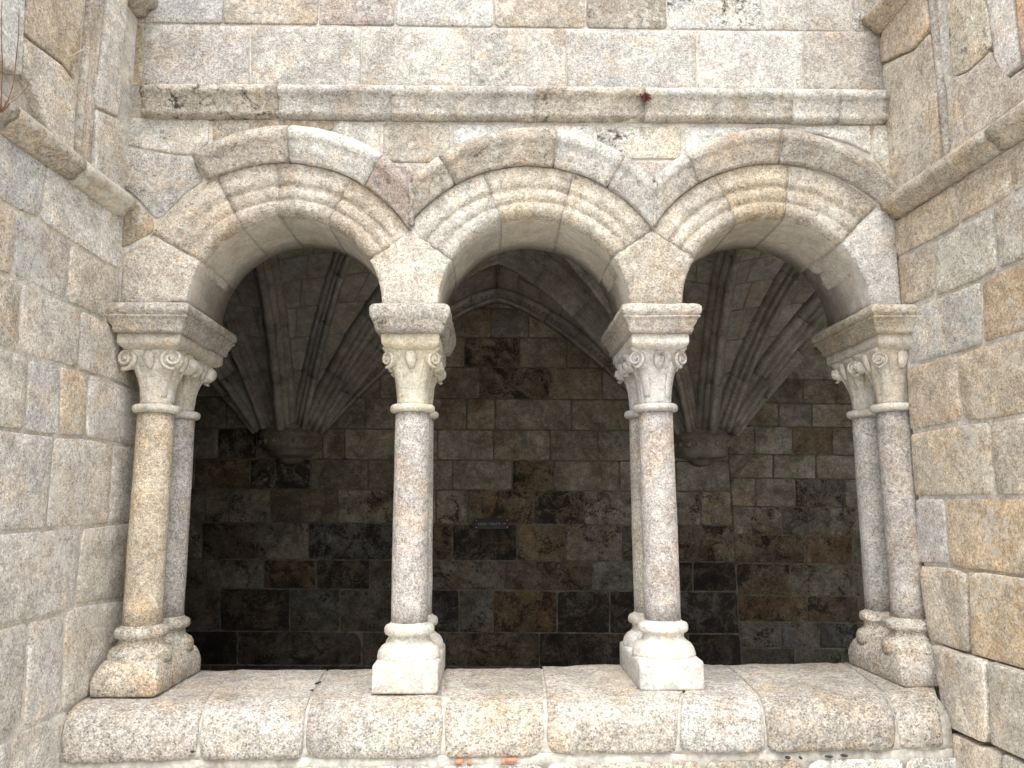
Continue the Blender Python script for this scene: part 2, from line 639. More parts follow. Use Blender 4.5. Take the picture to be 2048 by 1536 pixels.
def hood(i, a0, a1, tn, al=1.0, clampx=None, k=1.0):
    cx, cz = ARCH[i]

    def fn(t, a, b):
        r = hood_out(t) + a * (hood_out(t) - extr(i, t) + .004) / .109
        return Vector((cx + r * math.cos(t), FY + b * k, cz + r * math.sin(t)))
    cl = None
    if clampx:
        x, s = clampx
        def cl(v):
            ov = (v.x - x) if s < 0 else (x - v.x)
            if ov <= 0 or x > 1.5:
                return Vector((min(v.x, x), v.y, v.z)) if s < 0 else v
            return Vector((x + (.001 if s < 0 else -.001), min(FY + .02, v.y + ov * 3.0), v.z))
    g_ = math.radians(.28)
    sweep('hood_stone', HP, fn, frange(math.radians(a0) - g_, math.radians(a1) + g_, .05), M['wall'], wall, tint(tn, al, .02), .003, 12, .0016, cl)


XM1, XM2 = -.338, .7005
for i, a0, a1, cl in ((0, 122, 34, (XM1, -1)), (1, 146, 34, None), (2, 146, 42, (XM2, 1))):
    cx, cz = ARCH[i]
    rings = []
    for t in frange(math.radians(a0), math.radians(a1), .05):
        ring = []
        for a, b in HP:
            r_ = hood_out(t) + a * .93 * (hood_out(t) - extr(i, t) - .003) / .109 - .004
            x = cx + r_ * math.cos(t)
            if i == 0:
                ov = x - (XM1 - .004)
                x = min(x, XM1 - .004)
            if i == 1:
                ov = max(XM1 + .004 - x, x - (XM2 - .004))
                x = min(max(x, XM1 + .004), XM2 - .004)
            if i == 2:
                ov = XM2 + .004 - x
                x = max(x, XM2 + .004)
            ring.append((x, FY + b * .90 + .0035 if ov <= 0 else FY + .03, cz + r_ * math.sin(t)))
        rings.append(ring)
    v, f = loft(rings, True, True, True, .0008, 20)
    mk('hood_mortar', v, f, M['mortar'], wall, None)
hood(0, 122, 90, (.42, .37, .30), .94)
hood(0, 90, 58.5, 'w', .99)
hood(0, 58.5, 33, (.40, .31, .265), .95, (XM1, -1))
hood(1, 147, 122, 'b', .97, (XM1, 1))
hood(1, 122, 82, 'b', .94)
hood(1, 82, 59, 'w', .96)
hood(1, 59, 33, 'g', .97, (XM2, -1))
hood(2, 147, 120, 'g', .97, (XM2, 1))
hood(2, 120, 86.5, (.43, .38, .31), .98)
hood(2, 86.5, 40, (.41, .365, .305), .98, (1.757, -1))

# worn valley where two hood arms meet, closing down to the apex of the springer
for xm, px_, tn in ((XM1, 822, (.42, .37, .32)), (XM2, 1306, (.43, .405, .365))):
    rings = []
    for q in frange(0, 1, .1):
        c = at(px_, 374 + 78 * q, FY)
        hw = .010 + .014 * math.sin(PI * min(1, q * 1.2 + .08)) ** 1.0 * (1 - q * .5)
        yf = FY - .048 + .034 * q
        z = c.z
        rings.append([(xm - hw * 1.5, FY + .01, z), (xm - hw, yf + .010, z), (xm - hw * .35, yf + .001, z), (xm + hw * .35, yf + .001, z), (xm + hw, yf + .010, z), (xm + hw * 1.5, FY + .01, z)])
    v, f = loft(rings, True, True, True, .0025, 22, .0012)
    mk('spandrel_stone', v, f, M['wall'], wall, tint(tn, 1, .01))
# --- string course
SP = [(.02, .175), (-.035, .172), (-.058, .160), (-.066, .148), (-.068, .122), (-.058, .112), (-.050, .104), (-.046, .085), (-.038, .062), (-.034, .045), (-.036, .032), (-.026, .024), (-.012, .018), (.02, .015)]


def xz(x, y, Y=FY):
    return at(x, y, Y).x


SJ = [(254, 555, 'b', .91), (555, 783, 'g', .96), (783, 1072, 'g', .96), (1072, 1292, 'b', .95), (1292, 1587, 'g', .97), (1587, 1681, 'w', .99), (1681, 1776, 'w', 1)]
for n_, (xa, xb, tn, al) in enumerate(SJ):
    X0, X1 = xz(xa, 210, FY - .05) + .0022, xz(xb, 210, FY - .05) - .0022
    if n_ == 0:
        X0 = -1.49
    dz = random.uniform(-.003, .004)
    dy = random.uniform(-.003, .003)
    sc = 1.0 if n_ < 5 else .92

    def fn(s, a, b, dz=dz, dy=dy, sc=sc):
        e = .006 * (abs(noise.noise(Vector((s * 7, 3, n_)))) + .3 * noise.noise(Vector((s * 25, 1, 8)))) if b > .14 else 0
        return Vector((s, FY + a * sc + dy, 1.632 + EYE + b * .94 + dz - e + .008 * (s + 1.5) / 3.3))
    sweep('string_course_stone', SP, fn, frange(X0, X1, .03), M['wall'], wall, tint(tn, al, .02), .0026, 11, .0018)

v, f = loft([[(x, FY + a * .93 + .004, 1.634 + EYE + b * .93 + .008 * (x + 1.5) / 3.3) for a, b in SP] for x in frange(-1.485, 1.755, .04)], True, True, True, .001, 20)
mk('string_mortar', v, f, M['mortar'], wall)
# --- ashlar above
RA = [(254, 285, 'o', .97), (285, 500, (.43, .40, .37), 1), (500, 722, 'g', .98), (722, 940, 'g', .97), (940, 1133, 'g', .96), (1133, 1395, 'g', .98), (1395, 1607, (.44, .41, .375), 1), (1607, 1772, (.37, .325, .275), .97)]
for xa, xb, tn, al in RA:
    def yt(x): return 47 + 16 * (x - 270) / 1500
    def yb(x): return 171 + 15 * (x - 270) / 1500
    stone('ashlar_block', px([(xa, yt(xa)), (xb, yt(xb)), (xb + (0 if xb != 1772 else 9), yb(xb)), (xa - (0 if xa != 254 else 10), yb(xa))], FY), NF, M['wall'], wall, tint(tn, al, .03), seg=.035)
RBJ = [250, 275, 447, 637, 790, 988, 1172, 1334, 1522, 1702, 1768]
RBT = ['b', 'c', 'b', 'r', 'g', 'b', 'd', 'w', 'g', 'g']
zr = [at(1000, 55, FY).z, 0, 0, 0]
zr[1] = zr[0] + .30
zr[2] = zr[1] + .29
zr[3] = zr[2] + .30
for q, (xa, xb) in enumerate(zip(RBJ[:-1], RBJ[1:])):
    X0, X1 = xz(xa, 20), xz(xb, 20)
    dzl = lambda X: .010 * (X + 1.5) / 3.3 - .004
    stone('ashlar_block', [Vector((X0, FY, zr[0] + .002)), Vector((X1, FY, zr[0] + .002)), Vector((X1, FY, zr[1])), Vector((X0, FY, zr[1]))], NF, M['wall'], wall, tint(RBT[q], [1, .99, .96, .94, .97, .97, .95, .90, .97, .94][q], .03))
for r_ in (1, 2):
    x = LX - .03
    while x < 1.74:
        x2 = min(1.78, x + random.uniform(.34, .55))
        if 1.78 - x2 < .2:
            x2 = 1.78
        stone('ashlar_block', [Vector((x, FY, zr[r_])), Vector((x2, FY, zr[r_])), Vector((x2, FY, zr[r_ + 1])), Vector((x, FY, zr[r_ + 1]))], NF, M['wall'], wall, tint(random.choice('gbgc'), .96), seg=.08)
        x = x2
box('coping_core', (-1.72, FY - .02, zr[3]), (1.94, IY, zr[3] + .12), M['wall'], wall, tint('g'))

# ================================================================ TWIN COLUMNS
def lathe(prof, cx, cy, n=40, wob=0.0, amp=.0009, freq=25):
    rings = []
    for r, z in prof:
        rings.append([(cx + r * math.cos(2 * PI * k / n), cy + r * math.sin(2 * PI * k / n), z) for k in range(n)])
    return loft(rings, True, True, True, amp, freq, amp * .7)


def rect_ring(x0, x1, y0, y1, z, rc, n=5, m=6):
    """rounded rectangle, equal count for lofting"""
    pts = []
    for cx, cy, a in ((x1 - rc, y1 - rc, 0), (x0 + rc, y1 - rc, 90), (x0 + rc, y0 + rc, 180), (x1 - rc, y0 + rc, 270)):
        for k in range(n + 1):
            t = math.radians(a + 90 * k / n)
            pts.append(Vector((cx + rc * math.cos(t), cy + rc * math.sin(t), z)))
    # resample sides
    out = []
    N = len(pts)
    for i in range(N):
        a, b = pts[i], pts[(i + 1) % N]
        if (i + 1) % (n + 1) == 0:
            for j in range(m):
                out.append(a.lerp(b, j / m))
        else:
            out.append(a)
    return out


def volute_mesh():
    parts = []
    # spiral band
    N = 34
    rings = []
    for i in range(N + 1):
        t = i / N
        a = -PI * .55 + t * 2 * PI * 1.55
        r = .031 * (1 - t) ** .8 + .006
        w = .0066 * (1 - .35 * t)
        c = Vector((r * math.cos(a), 0, r * math.sin(a)))
        d = Vector((math.cos(a), 0, math.sin(a)))
        ring = []
        for k in range(6):
            b = 2 * PI * k / 6
            ring.append(c + d * (w * math.cos(b)) + Vector((0, -.012 - .004 * t + .010 * math.sin(b), 0)))
        rings.append(ring)
    parts.append(loft(rings))
    prof = [(.0, -.012), (.018, -.013), (.028, -.010), (.034, -.004), (.035, .008), (.031, .024), (.020, .034), (.0, .036)]
    rings = [[(max(r, .001) * math.cos(2 * PI * k / 20), y, max(r, .001) * math.sin(2 * PI * k / 20)) for k in range(20)] for r, y in prof]
    parts.append(loft(rings, True, True, True, .001, 30))
    # eye
    rings = [[(r * math.cos(2 * PI * k / 10), y, r * math.sin(2 * PI * k / 10)) for k in range(10)] for r, y in ((.001, -.024), (.006, -.022), (.008, -.014), (.008, -.008))]
    parts.append(loft(rings))
    v, f = merge(parts)
    me = bpy.data.meshes.new('volute')
    me.from_pydata(v, [], f)
    me.polygons.foreach_set("use_smooth", [True] * len(me.polygons))
    me.materials.append(M['carved'])
    return me


VOL = volute_mesh()
FYC, RYC = 3.262, 3.488


def capital(parent, cx, cy, style, col, front):
    z0, z1 = .418 + EYE, .650 + EYE
    n = 56
    rings = []
    H = 16
    for i in range(H + 1):
        h = i / H
        z = z0 + (z1 - z0) * h
        base = .0655 + .010 * h + .040 * h ** 2.6
        ring = []
        for k in range(n):
            th = 2 * PI * k / n
            diag = abs(math.sin(2 * th)) ** 1.2                     # 1 on the corners
            sq = (1 / max(abs(math.cos(th)), abs(math.sin(th))) - 1)
            r = base * (1 + sq * .55 * h ** 2)
            r += .020 * diag * h ** 3
            if style == 0:      # broad plain leaves with a thin central crease
                r -= .0050 * math.exp(-((abs(((th + PI / 4) % (PI / 2)) - PI / 4)) / .07) ** 2) * min(1, h * 3 + .3)
                r += .003 * math.cos(4 * th) * h
            elif style == 1:    # ribbed leaves
                r += .0035 * math.cos(8 * th + .3) * (.4 + h) - .006 * math.exp(-(((th + PI / 4) % (PI / 2) - PI / 4) / .16) ** 2) * h
            elif style == 2:    # fluted with crossing stems
                r += .0030 * math.cos(16 * th) * (1 - h * .4) + .004 * math.cos(4 * th + 2.4 * h) * h
            else:               # incised frames
                u = abs(((th + PI / 4) % (PI / 2)) - PI / 4)
                r -= .0045 * math.exp(-((u - .36 + .12 * h) / .05) ** 2)
            ring.append((cx + r * math.cos(th), cy + r * math.sin(th), z))
        rings.append(ring)
    v, f = loft(rings, True, True, True, .0022, 24, .0012)
    cap = mk('capital', v, f, M['carved'], parent, col)
    # necking ring
    nk = [(.060, .386), (.082, .388), (.0915, .393), (.0945, .402), (.0935, .413), (.087, .420), (.060, .423)]
    v, f = lathe([(r, z + EYE) for r, z in nk], cx, cy, 40, 0, .0014, 22)
    mk('necking', v, f, M['carved'], cap, col)
    # corner leaves rising into volutes
    for s in (-1, 1):
        for q in (-1, 1):
            d = Vector((s * .7071, q * .7071, 0))
            rings = []
            for i in range(9):
                t = i / 8
                c = Vector((cx, cy, z0 + .03 + t * .15)) + d * (.062 + .044 * t ** 2.2)
                w = .016 + .012 * t
                dd = .009 + .007 * t
                lat = Vector((-d.y, d.x, 0))
                rings.append([c + lat * (w * math.cos(2 * PI * k / 8)) + (d * .8 + Vector((0, 0, -.4 * t))) * (dd * math.sin(2 * PI * k / 8)) for k in range(8)])
            v, f = loft(rings, True, True, True, .0015, 30)
            mk('leaf', v, f, M['carved'], cap, col)
            o = bpy.data.objects.new('volute', VOL)
            COL.objects.link(o)
            o.parent = cap
            yaw = {0: .22, 1: .75, 2: .60, 3: .70}[style] * s
            rt = 0 if q < 0 else PI
            w = Vector((cx + s * (.088 if style else .090), cy + q * .086, .604 + EYE))
            o.location = w - wloc(cap)
            o.rotation_euler = (random.uniform(-.15, .1), random.uniform(-.2, .2), (yaw if q < 0 else PI - yaw))
            k = random.uniform(.92, 1.04) * (1.2 if style == 0 else .98)
            o.scale = (k * (-1 if (s > 0) == (q < 0) else 1), k, k)
            o.color = col
    # bud on each face
    for a in (0, 1, 2, 3):
        d = Vector((math.sin(a * PI / 2), -math.cos(a * PI / 2), 0))
        lat = Vector((-d.y, d.x, 0))
        rings = []
        for i in range(7):
            t = i / 6
            c = Vector((cx, cy, z1 - .085 + t * .075)) + d * (.092 + .018 * math.sin(t * PI * .6))
            w = .004 + .020 * math.sin(PI * min(1, t * .75 + .08))
            rings.append([c + lat * (w * math.cos(2 * PI * k / 8)) + d * (.010 * math.sin(2 * PI * k / 8)) for k in range(8)])
        v, f = loft(rings, True, True, True, .0015, 30)
        mk('bud', v, f, M['carved'], cap, col)
    return cap


def twin_column(cx, label, style, cols, tx0=None, tx1=None, splay=0):
    """plinth + 2 (base, shaft, capital) + capital slab + impost"""
    t = thing('twin_column', label, 'column', (cx, 3.375, EYE - .718), 'twin columns carrying the arches')
    cP, cS, cR, cC, cB, cA = cols
    # plinth
    hw = .128
    rings = []
    pl = ((-.003, -.716, .008), (0, -.708, .010), (0, -.64, .010), (0, -.618, .010), (-.003, -.610, .012), (-.010, -.605, .014), (-.030, -.602, .03))
    if style in (0, 3):
        pl = ((-.004, -.716, .014), (0, -.704, .02), (.001, -.668, .02), (-.001, -.652, .022), (-.007, -.630, .026), (-.016, -.608, .032), (-.026, -.592, .045))
    for dx, z, rc in pl:
        rings.append(rect_ring(cx - hw - dx, cx + hw + dx, 3.122 - dx, 3.60 + dx, z + EYE, rc))
    v, f = loft(rings, True, True, True, .0022, 12, .0014)
    mk('plinth', v, f, M['carved' if style in (1, 2) else 'sill'], t, cP)
    for y, front in ((FYC, True), (RYC, False)):
        bp = [(.10, -.612), (.127, -.610), (.1275, -.596), (.122, -.576), (.110, -.559), (.095, -.549), (.0845, -.538), (.083, -.525), (.086, -.516), (.097, -.512), (.1015, -.503), (.1015, -.490),
              (.096, -.480), (.088, -.476), (.079, -.474), (.0775, -.468), (.07, -.466)]
        if style in (0, 3):
            bp = [(min(r, .119), z) for r, z in bp]
        v, f = lathe([(r, z + EYE) for r, z in bp], cx, y, 44, 0, .0013, 16)
        mk('base', v, f, M['carved' if style in (1, 2) else 'sill'], t, cB)
        prof = []
        for k in range(13):
            h = k / 12
            r = .0745 - .0025 * h + .0008 * math.sin(h * PI)
            prof.append((r, EYE - .470 + h * .862))
        v, f = lathe(prof, cx, y, 40, 0, .0016, 9)
        mk('shaft', v, f, M['shaft'], t, cS if front else cR)
        capital(t, cx, y, style, cC, front)
    x0 = cx - .120 if tx0 is None else tx0
    x1 = cx + .120 if tx1 is None else tx1
    rings = []
    for dx, z, rc in ((.030, .640, .012), (.012, .648, .01), (.002, .660, .006), (0, .668, .006), (0, .698, .006), (.004, .703, .01)):
        rings.append(rect_ring(x0 + dx, x1 - dx, 3.112 + dx, 3.625 - dx, z + EYE, rc))
    v, f = loft(rings, True, True, True, .0016, 16, .001)
    mk('capital_slab', v, f, M['carved'], t, cB if style != 1 else (.51, .46, .35, 1))
    # impost (abacus) block with cyma
    X0 = cx - .165 if tx0 is None else tx0 - .045
    X1 = cx + .165 if tx1 is None else tx1 + .045
    prof = ((.046, .700, .01), (.034, .703, .010), (.030, .716, .008), (.030, .726, .008), (.022, .738, .008), (.017, .750, .008), (.016, .758, .006), (.006, .762, .005), (.005, .768, .005), (.012, .772, .006), (.001, .779, .006), (-.001, .792, .008), (0, .806, .012), (.005, .815, .016), (.012, .819, .02))
    if style == 1:
        prof = ((.042, .700, .012), (.026, .706, .014), (.020, .722, .016), (.016, .736, .016), (.010, .750, .016), (.003, .765, .014), (0, .785, .014), (.001, .803, .018), (.008, .815, .024), (.016, .819, .03))
    rings = [rect_ring(X0 + dx, X1 - dx, 3.060 + dx, 3.675 - dx, z + EYE, rc, 5, 12) for dx, z, rc in prof]
    v, f = loft(rings, True, True, True, .0036, 14, .0022)
    mk('impost', v, f, M['wall'], t, cA)
    return t


def tc(*c):
    return [(a[0], a[1], a[2], a[3] if len(a) > 3 else 1) for a in c]


twin_column(-1.408, 'twin column beside the left side wall, ochre front shaft, capital with round snail scrolls', 0,
            tc((.46, .41, .34), (.47, .41, .32), (.42, .40, .375), (.52, .495, .44), (.47, .435, .37), (.40, .375, .335, .985)), -1.525, -1.268)
twin_column(-.332, 'twin column between the first and second arch, yellowish capital under a lichen-spotted impost', 1,
            tc((.56, .54, .49), (.42, .395, .37), (.44, .42, .385), (.52, .49, .40), (.54, .52, .46), (.41, .38, .34, .94)))
twin_column(.706, 'twin column between the second and third arch, grey stained capital above a pinkish grey shaft', 2,
            tc((.54, .53, .50), (.42, .395, .375), (.40, .38, .34), (.47, .46, .44, .95), (.54, .525, .49), (.41, .375, .335, .97)))
twin_column(1.743, 'twin column half sunk into the right side wall, pale capital with framed leaf carving', 3,
            tc((.46, .425, .37), (.40, .375, .35), (.43, .42, .39), (.53, .505, .45), (.47, .43, .37), (.40, .36, .29)), 1.625, 1.86)

# ================================================================ PARAPET (sill)
par = thing('parapet_wall', 'low parapet wall of big rounded coping blocks under the columns', 'wall', (0, 3.3, 0))
PP = [(3.665, -.90), (3.668, -.745), (3.655, -.728), (3.60, -.720), (3.45, -.718), (3.30, -.718), (3.16, -.719), (3.09, -.722), (3.045, -.731), (3.010, -.746), (2.986, -.768), (2.973, -.796), (2.967, -.84), (2.967, -.880), (2.972, -.898), (2.992, -.907), (3.2, -.91)]
# joints: front x (px at y 1430) and rear x (px at y 1342)
SJN = [(120, 205), (398, 470), (609, 655), (886, 888), (1092, 1084), (1358, 1395), (1533, 1452), (1793, 1690), (1888, 1850)]
ST = [tuple(q * .90 for q in c_) for c_ in [(.46, .42, .37), (.47, .435, .38), (.45, .41, .35), (.46, .405, .325), (.46, .415, .345), (.45, .435, .41), (.45, .405, .335), (.44, .40, .335)]]
for q in range(len(SJN) - 1):
    (f0, r0), (f1, r1) = SJN[q], SJN[q + 1]
    gp = .0055
    xf0, xr0 = at(f0, 1440, 2.97).x + gp, at(r0, 1342, 3.62).x + gp
    xf1, xr1 = at(f1, 1440, 2.97).x - gp, at(r1, 1342, 3.62).x - gp
    dz = random.uniform(-.006, .004)
    dyb = random.uniform(-.007, .006)
    sd = random.uniform(0, 50)

    def fn(s, y, z):
        k = (y - 2.97) / .65
        e0, e1 = xf0 + (xr0 - xf0) * k, xf1 + (xr1 - xf1) * k
        # rounded lower corners and worn ends
        ed = min(s, 1 - s) * (xf1 - xf0)
        rd = .0
        if y < 3.1:
            rd = .010 * math.exp(-ed / .012)
            if z < -.87:
                rd += .006 * math.exp(-ed / .014)
        x = e0 + (e1 - e0) * s
        return Vector((x, y + rd + (dyb if y < 3.1 else 0), z + EYE + dz - rd * .5 * (1 if z > -.80 else -1.4)))
    n = max(6, int((xf1 - xf0) / .035))
    ss = [0, .012, .03, .06] + [.06 + .88 * k / n for k in range(1, n)] + [.94, .97, .988, 1]
    sweep('coping_block', PP, fn, ss, M['sill'], par, tint(ST[q], .985, .03), .0060, 9, .0034)
# mortar between the coping blocks and below
v, f = loft([[(x, y + (.015 if y < 3.2 else -.006), z + EYE - .007) for y, z in PP] for x in frange(LX - .005, 1.712, .05)], True, True, True, .0025, 14, .002)
mk('joint_mortar', v, f, M['mortar_white'], par)
v, f = loft([[(x, 2.984, -.96 + EYE), (x, 2.986, -.893 + EYE), (x, 3.64, -.893 + EYE), (x, 3.64, -.96 + EYE)] for x in frange(LX - .005, 1.712, .03)], True, True, True, .006, 16, .003)
mk('bed_mortar', v, f, M['mortar_white'], par)
# courses below the coping
zc = [-.926, -1.21, -1.6]
for r_ in range(2):
    js = [[-1.62, -1.30, -.93, -.60, -.20, .20, .33, .78, 1.15, 1.52, 1.86], [-1.62, -1.1, -.66, -.1, .42, .9, 1.4, 1.86]][r_]
    for a, b in zip(js[:-1], js[1:]):
        stone('parapet_stone', [Vector((a, 2.975, zc[r_] + EYE)), Vector((b, 2.975, zc[r_] + EYE)), Vector((b, 2.975, zc[r_ + 1] + EYE)), Vector((a, 2.975, zc[r_ + 1] + EYE))], NF, M['sill'], par,
              tint(random.choice('gbgw'), .99), seg=.05, gap=.006, corner=.03)
box('parapet_core', (LX - .06, 2.989, 0), (1.86, 3.64, -.96 + EYE), M['mortar_white'], par)
# terracotta packing and dark scraps in the bed joint
for x0, y0, w in ((918, 1523, .026), (938, 1524, .012), (1022, 1520, .040), (1006, 1523, .014)):
    p = at(x0, y0, 2.972)
    rings = [[p + Vector((s * w / 2, .012 * math.cos(a) * e, (.0055 + .004 * (s + 1) / 2) * math.sin(a) * e + s * .001)) for a in [2 * PI * k / 8 for k in range(8)]] for s, e in ((-1, .4), (-.8, .9), (-.2, 1.0), (.4, 1), (.85, .9), (1, .5))]
    v, f = loft(rings, True, True, True, .002, 60)
    mk('brick_shard', v, f, M['terracotta'], par)
for x0, y0, w in ((1575, 1515, .020), (1601, 1516, .010), (1658, 1513, .030), (1688, 1511, .026), (385, 1503, .012)):
    p = at(x0, y0, 2.97)
    rings = [[p + Vector((s * w / 2, .008 * math.cos(a) * e, .004 * math.sin(a) * e)) for a in [2 * PI * k / 8 for k in range(8)]] for s, e in ((-1, .3), (-.7, .9), (.1, 1.2), (.8, .8), (1, .4))]
    v, f = loft(rings, True, True, True, .003, 60)
    mk('dark_scrap', v, f, M['dark'], par)
for x0, y0, ln, an in ((636, 1366, .045, 1.15), (623, 1381, .018, .7), (1104, 1352, .02, 1.5)):
    d = ray(x0, y0)
    p = d * (-.716 / d.z) + Vector((0, 0, EYE))
    u = Vector((math.cos(an), math.sin(an), 0))
    w = Vector((-u.y, u.x, 0))
    rings = [[p + u * (q * ln / 2) + w * (.006 * math.cos(a) * e) + Vector((0, 0, .004 * math.sin(a) * e)) for a in [2 * PI * k / 8 for k in range(8)]] for q, e in ((-1, .3), (-.6, .9), (.1, 1.1), (.7, .8), (1, .3))]
    v, f = loft(rings, True, True, True, .002, 60)
    mk('dark_scrap', v, f, M['dark'], par)

# ================================================================ SIDE WALLS
def extend(poly, s):
    """outlines that touch the frame edge run on a little further towards the viewer / upwards"""
    out = []
    for x, y in poly:
        if s < 0 and x <= 0:
            x2 = -190.0
            y = 1006 + (y - 1006) * (1050 - x2) / (1050 - x)
            x = x2
        if s > 0 and x >= 2048:
            x2 = 2250.0
            y = 998 + (y - 998) * (x2 - 900) / (x - 900)
            x = x2
        out.append((x, y))
    return out


def side_stone(poly, s, parent, tn, al=1.0, off=0.0, mat='wall', name='ashlar_block', **k):
    top = [y <= 0 for x, y in poly]
    pts = []
    for (x, y), (ex, ey), tp in zip(poly, extend(poly, s), top):
        p = onside(ex, ey, s, off)
        if tp:
            q = onside(x, 0, s, off)
            p = Vector((p.x, p.y, q.z + .35)) if x == ex else p + Vector((0, 0, .1))
        if p.z > EYE + .8 and p.y > 3.05:
            p = p + Vector((LK if s < 0 else RK, 1, 0)) * .06
        pts.append(p)
    nr = Vector((1, -LK, 0)) if s < 0 else Vector((-1, RK, 0))
    k.setdefault('depth', .07 + off)
    c_ = tint(tn, al, .03, .48 if s < 0 else .66)
    kf = 1.34 if s < 0 else 1.24
    stone(name, pts, nr, M[mat], parent, tuple(min(.60, q * kf) for q in c_[:3]) + (al,), **k)


lw = thing('side_wall', 'left side wall of greyish granite ashlar with dry stems growing from its ledge', 'wall', (LX - .2, 2.6, 0))
rw = thing('side_wall', 'right side wall of warm orange and tan granite ashlar', 'wall', (RX + .2, 2.6, 0))
Ls = [
    # under the moulding
    ([(0, 262), (93, 330), (80, 437), (39, 420), (0, 396)], 'c', 1),
    ([(95, 330), (237, 424), (236, 520), (224, 531), (141, 480), (82, 439)], (.46, .435, .40), 1),
    ([(0, 402), (34, 421), (26, 552), (0, 545)], (.44, .34, .255), .99),
    ([(38, 425), (73, 443), (141, 486), (133, 600), (50, 559), (30, 552), (32, 480)], (.42, .40, .375), 1),
    ([(144, 487), (224, 537), (222, 600), (211, 638), (136, 602)], 'b', 1),
    ([(0, 549), (24, 554), (42, 575), (36, 680), (20, 697), (0, 694)], 'b', .97),
    ([(47, 566), (133, 605), (161, 617), (156, 738), (125, 727), (55, 710), (38, 696)], (.41, .365, .315), 1),
    ([(164, 619), (211, 643), (262, 672), (262, 774), (245, 765), (159, 739)], (.42, .38, .32), 1),
    ([(0, 697), (21, 701), (57, 715), (49, 861), (0, 853)], (.42, .36, .28), 1),
    ([(60, 715), (122, 732), (120, 870), (52, 862)], (.41, .395, .375), 1),
    ([(123, 732), (178, 747), (171, 873), (121, 870)], (.43, .335, .215), 1),
    ([(180, 747), (246, 770), (290, 786), (290, 892), (224, 884), (173, 874)], (.41, .375, .325), 1),
    ([(0, 857), (49, 866), (107, 873), (100, 960), (91, 1056), (0, 1065)], (.415, .39, .36), 1),
    ([(110, 874), (169, 877), (226, 889), (216, 1047), (164, 1053), (94, 1055)], (.43, .40, .345), 1),
    ([(229, 890), (295, 897), (292, 1040), (219, 1047)], (.40, .37, .32), 1),
    ([(0, 1070), (91, 1060), (165, 1057), (154, 1150), (149, 1211), (133, 1221), (91, 1232), (29, 1246), (0, 1254)], (.425, .39, .345), .995),
    ([(168, 1057), (216, 1051), (290, 1044), (288, 1192), (246, 1196), (208, 1200), (153, 1209), (157, 1150)], (.41, .375, .305), 1),
    ([(0, 1259), (29, 1251), (57, 1243), (53, 1340), (46, 1442), (28, 1472), (0, 1482)], (.43, .38, .33), 1),
    ([(60, 1243), (91, 1237), (130, 1227), (128, 1330), (120, 1423), (62, 1448), (48, 1452), (56, 1340)], (.405, .395, .38), 1),
    ([(133, 1226), (151, 1214), (208, 1205), (290, 1197), (285, 1340), (190, 1385), (150, 1408), (123, 1423)], (.41, .375, .305), 1),
    ([(0, 1487), (24, 1479), (22, 1560), (0, 1570)], (.42, .40, .36), 1),
    ([(27, 1477), (62, 1454), (135, 1420), (135, 1560), (26, 1560)], (.43, .40, .34), 1),
]
for p_, tn, al in Ls:
    side_stone(p_, -1, lw, tn, al)
# pilaster strips above the moulding
LU = [
    ([(0, 0), (42, 0), (46, 148), (34, 152), (0, 128)], 'g', .98, .038),
    ([(46, 0), (172, 0), (163, 100), (154, 162), (125, 125), (50, 66)], 'o', .985, .030),
    ([(48, 70), (125, 129), (155, 166), (151, 328), (114, 300), (62, 168), (50, 150)], (.43, .375, .30), 1, .032),
    ([(174, 13), (205, 16), (212, 60), (191, 186), (157, 184), (164, 100)], (.40, .345, .275), .99, -.002),
    ([(172, 0), (208, 0), (207, 13), (174, 11)], 'g', 1, 0),
    ([(157, 188), (191, 188), (187, 366), (153, 330)], (.43, .355, .27), .99, -.004),
    ([(210, 0), (262, 0), (246, 130), (242, 234), (196, 214), (193, 188), (214, 60)], 'g', 1, .014),
    ([(193, 218), (241, 238), (236, 400), (190, 368)], (.44, .405, .36), 1, .011),
]
for p_, tn, al, off in LU:
    side_stone(p_, -1, lw, tn, al, off, bevel=.006, gap=.0012, corner=.006)
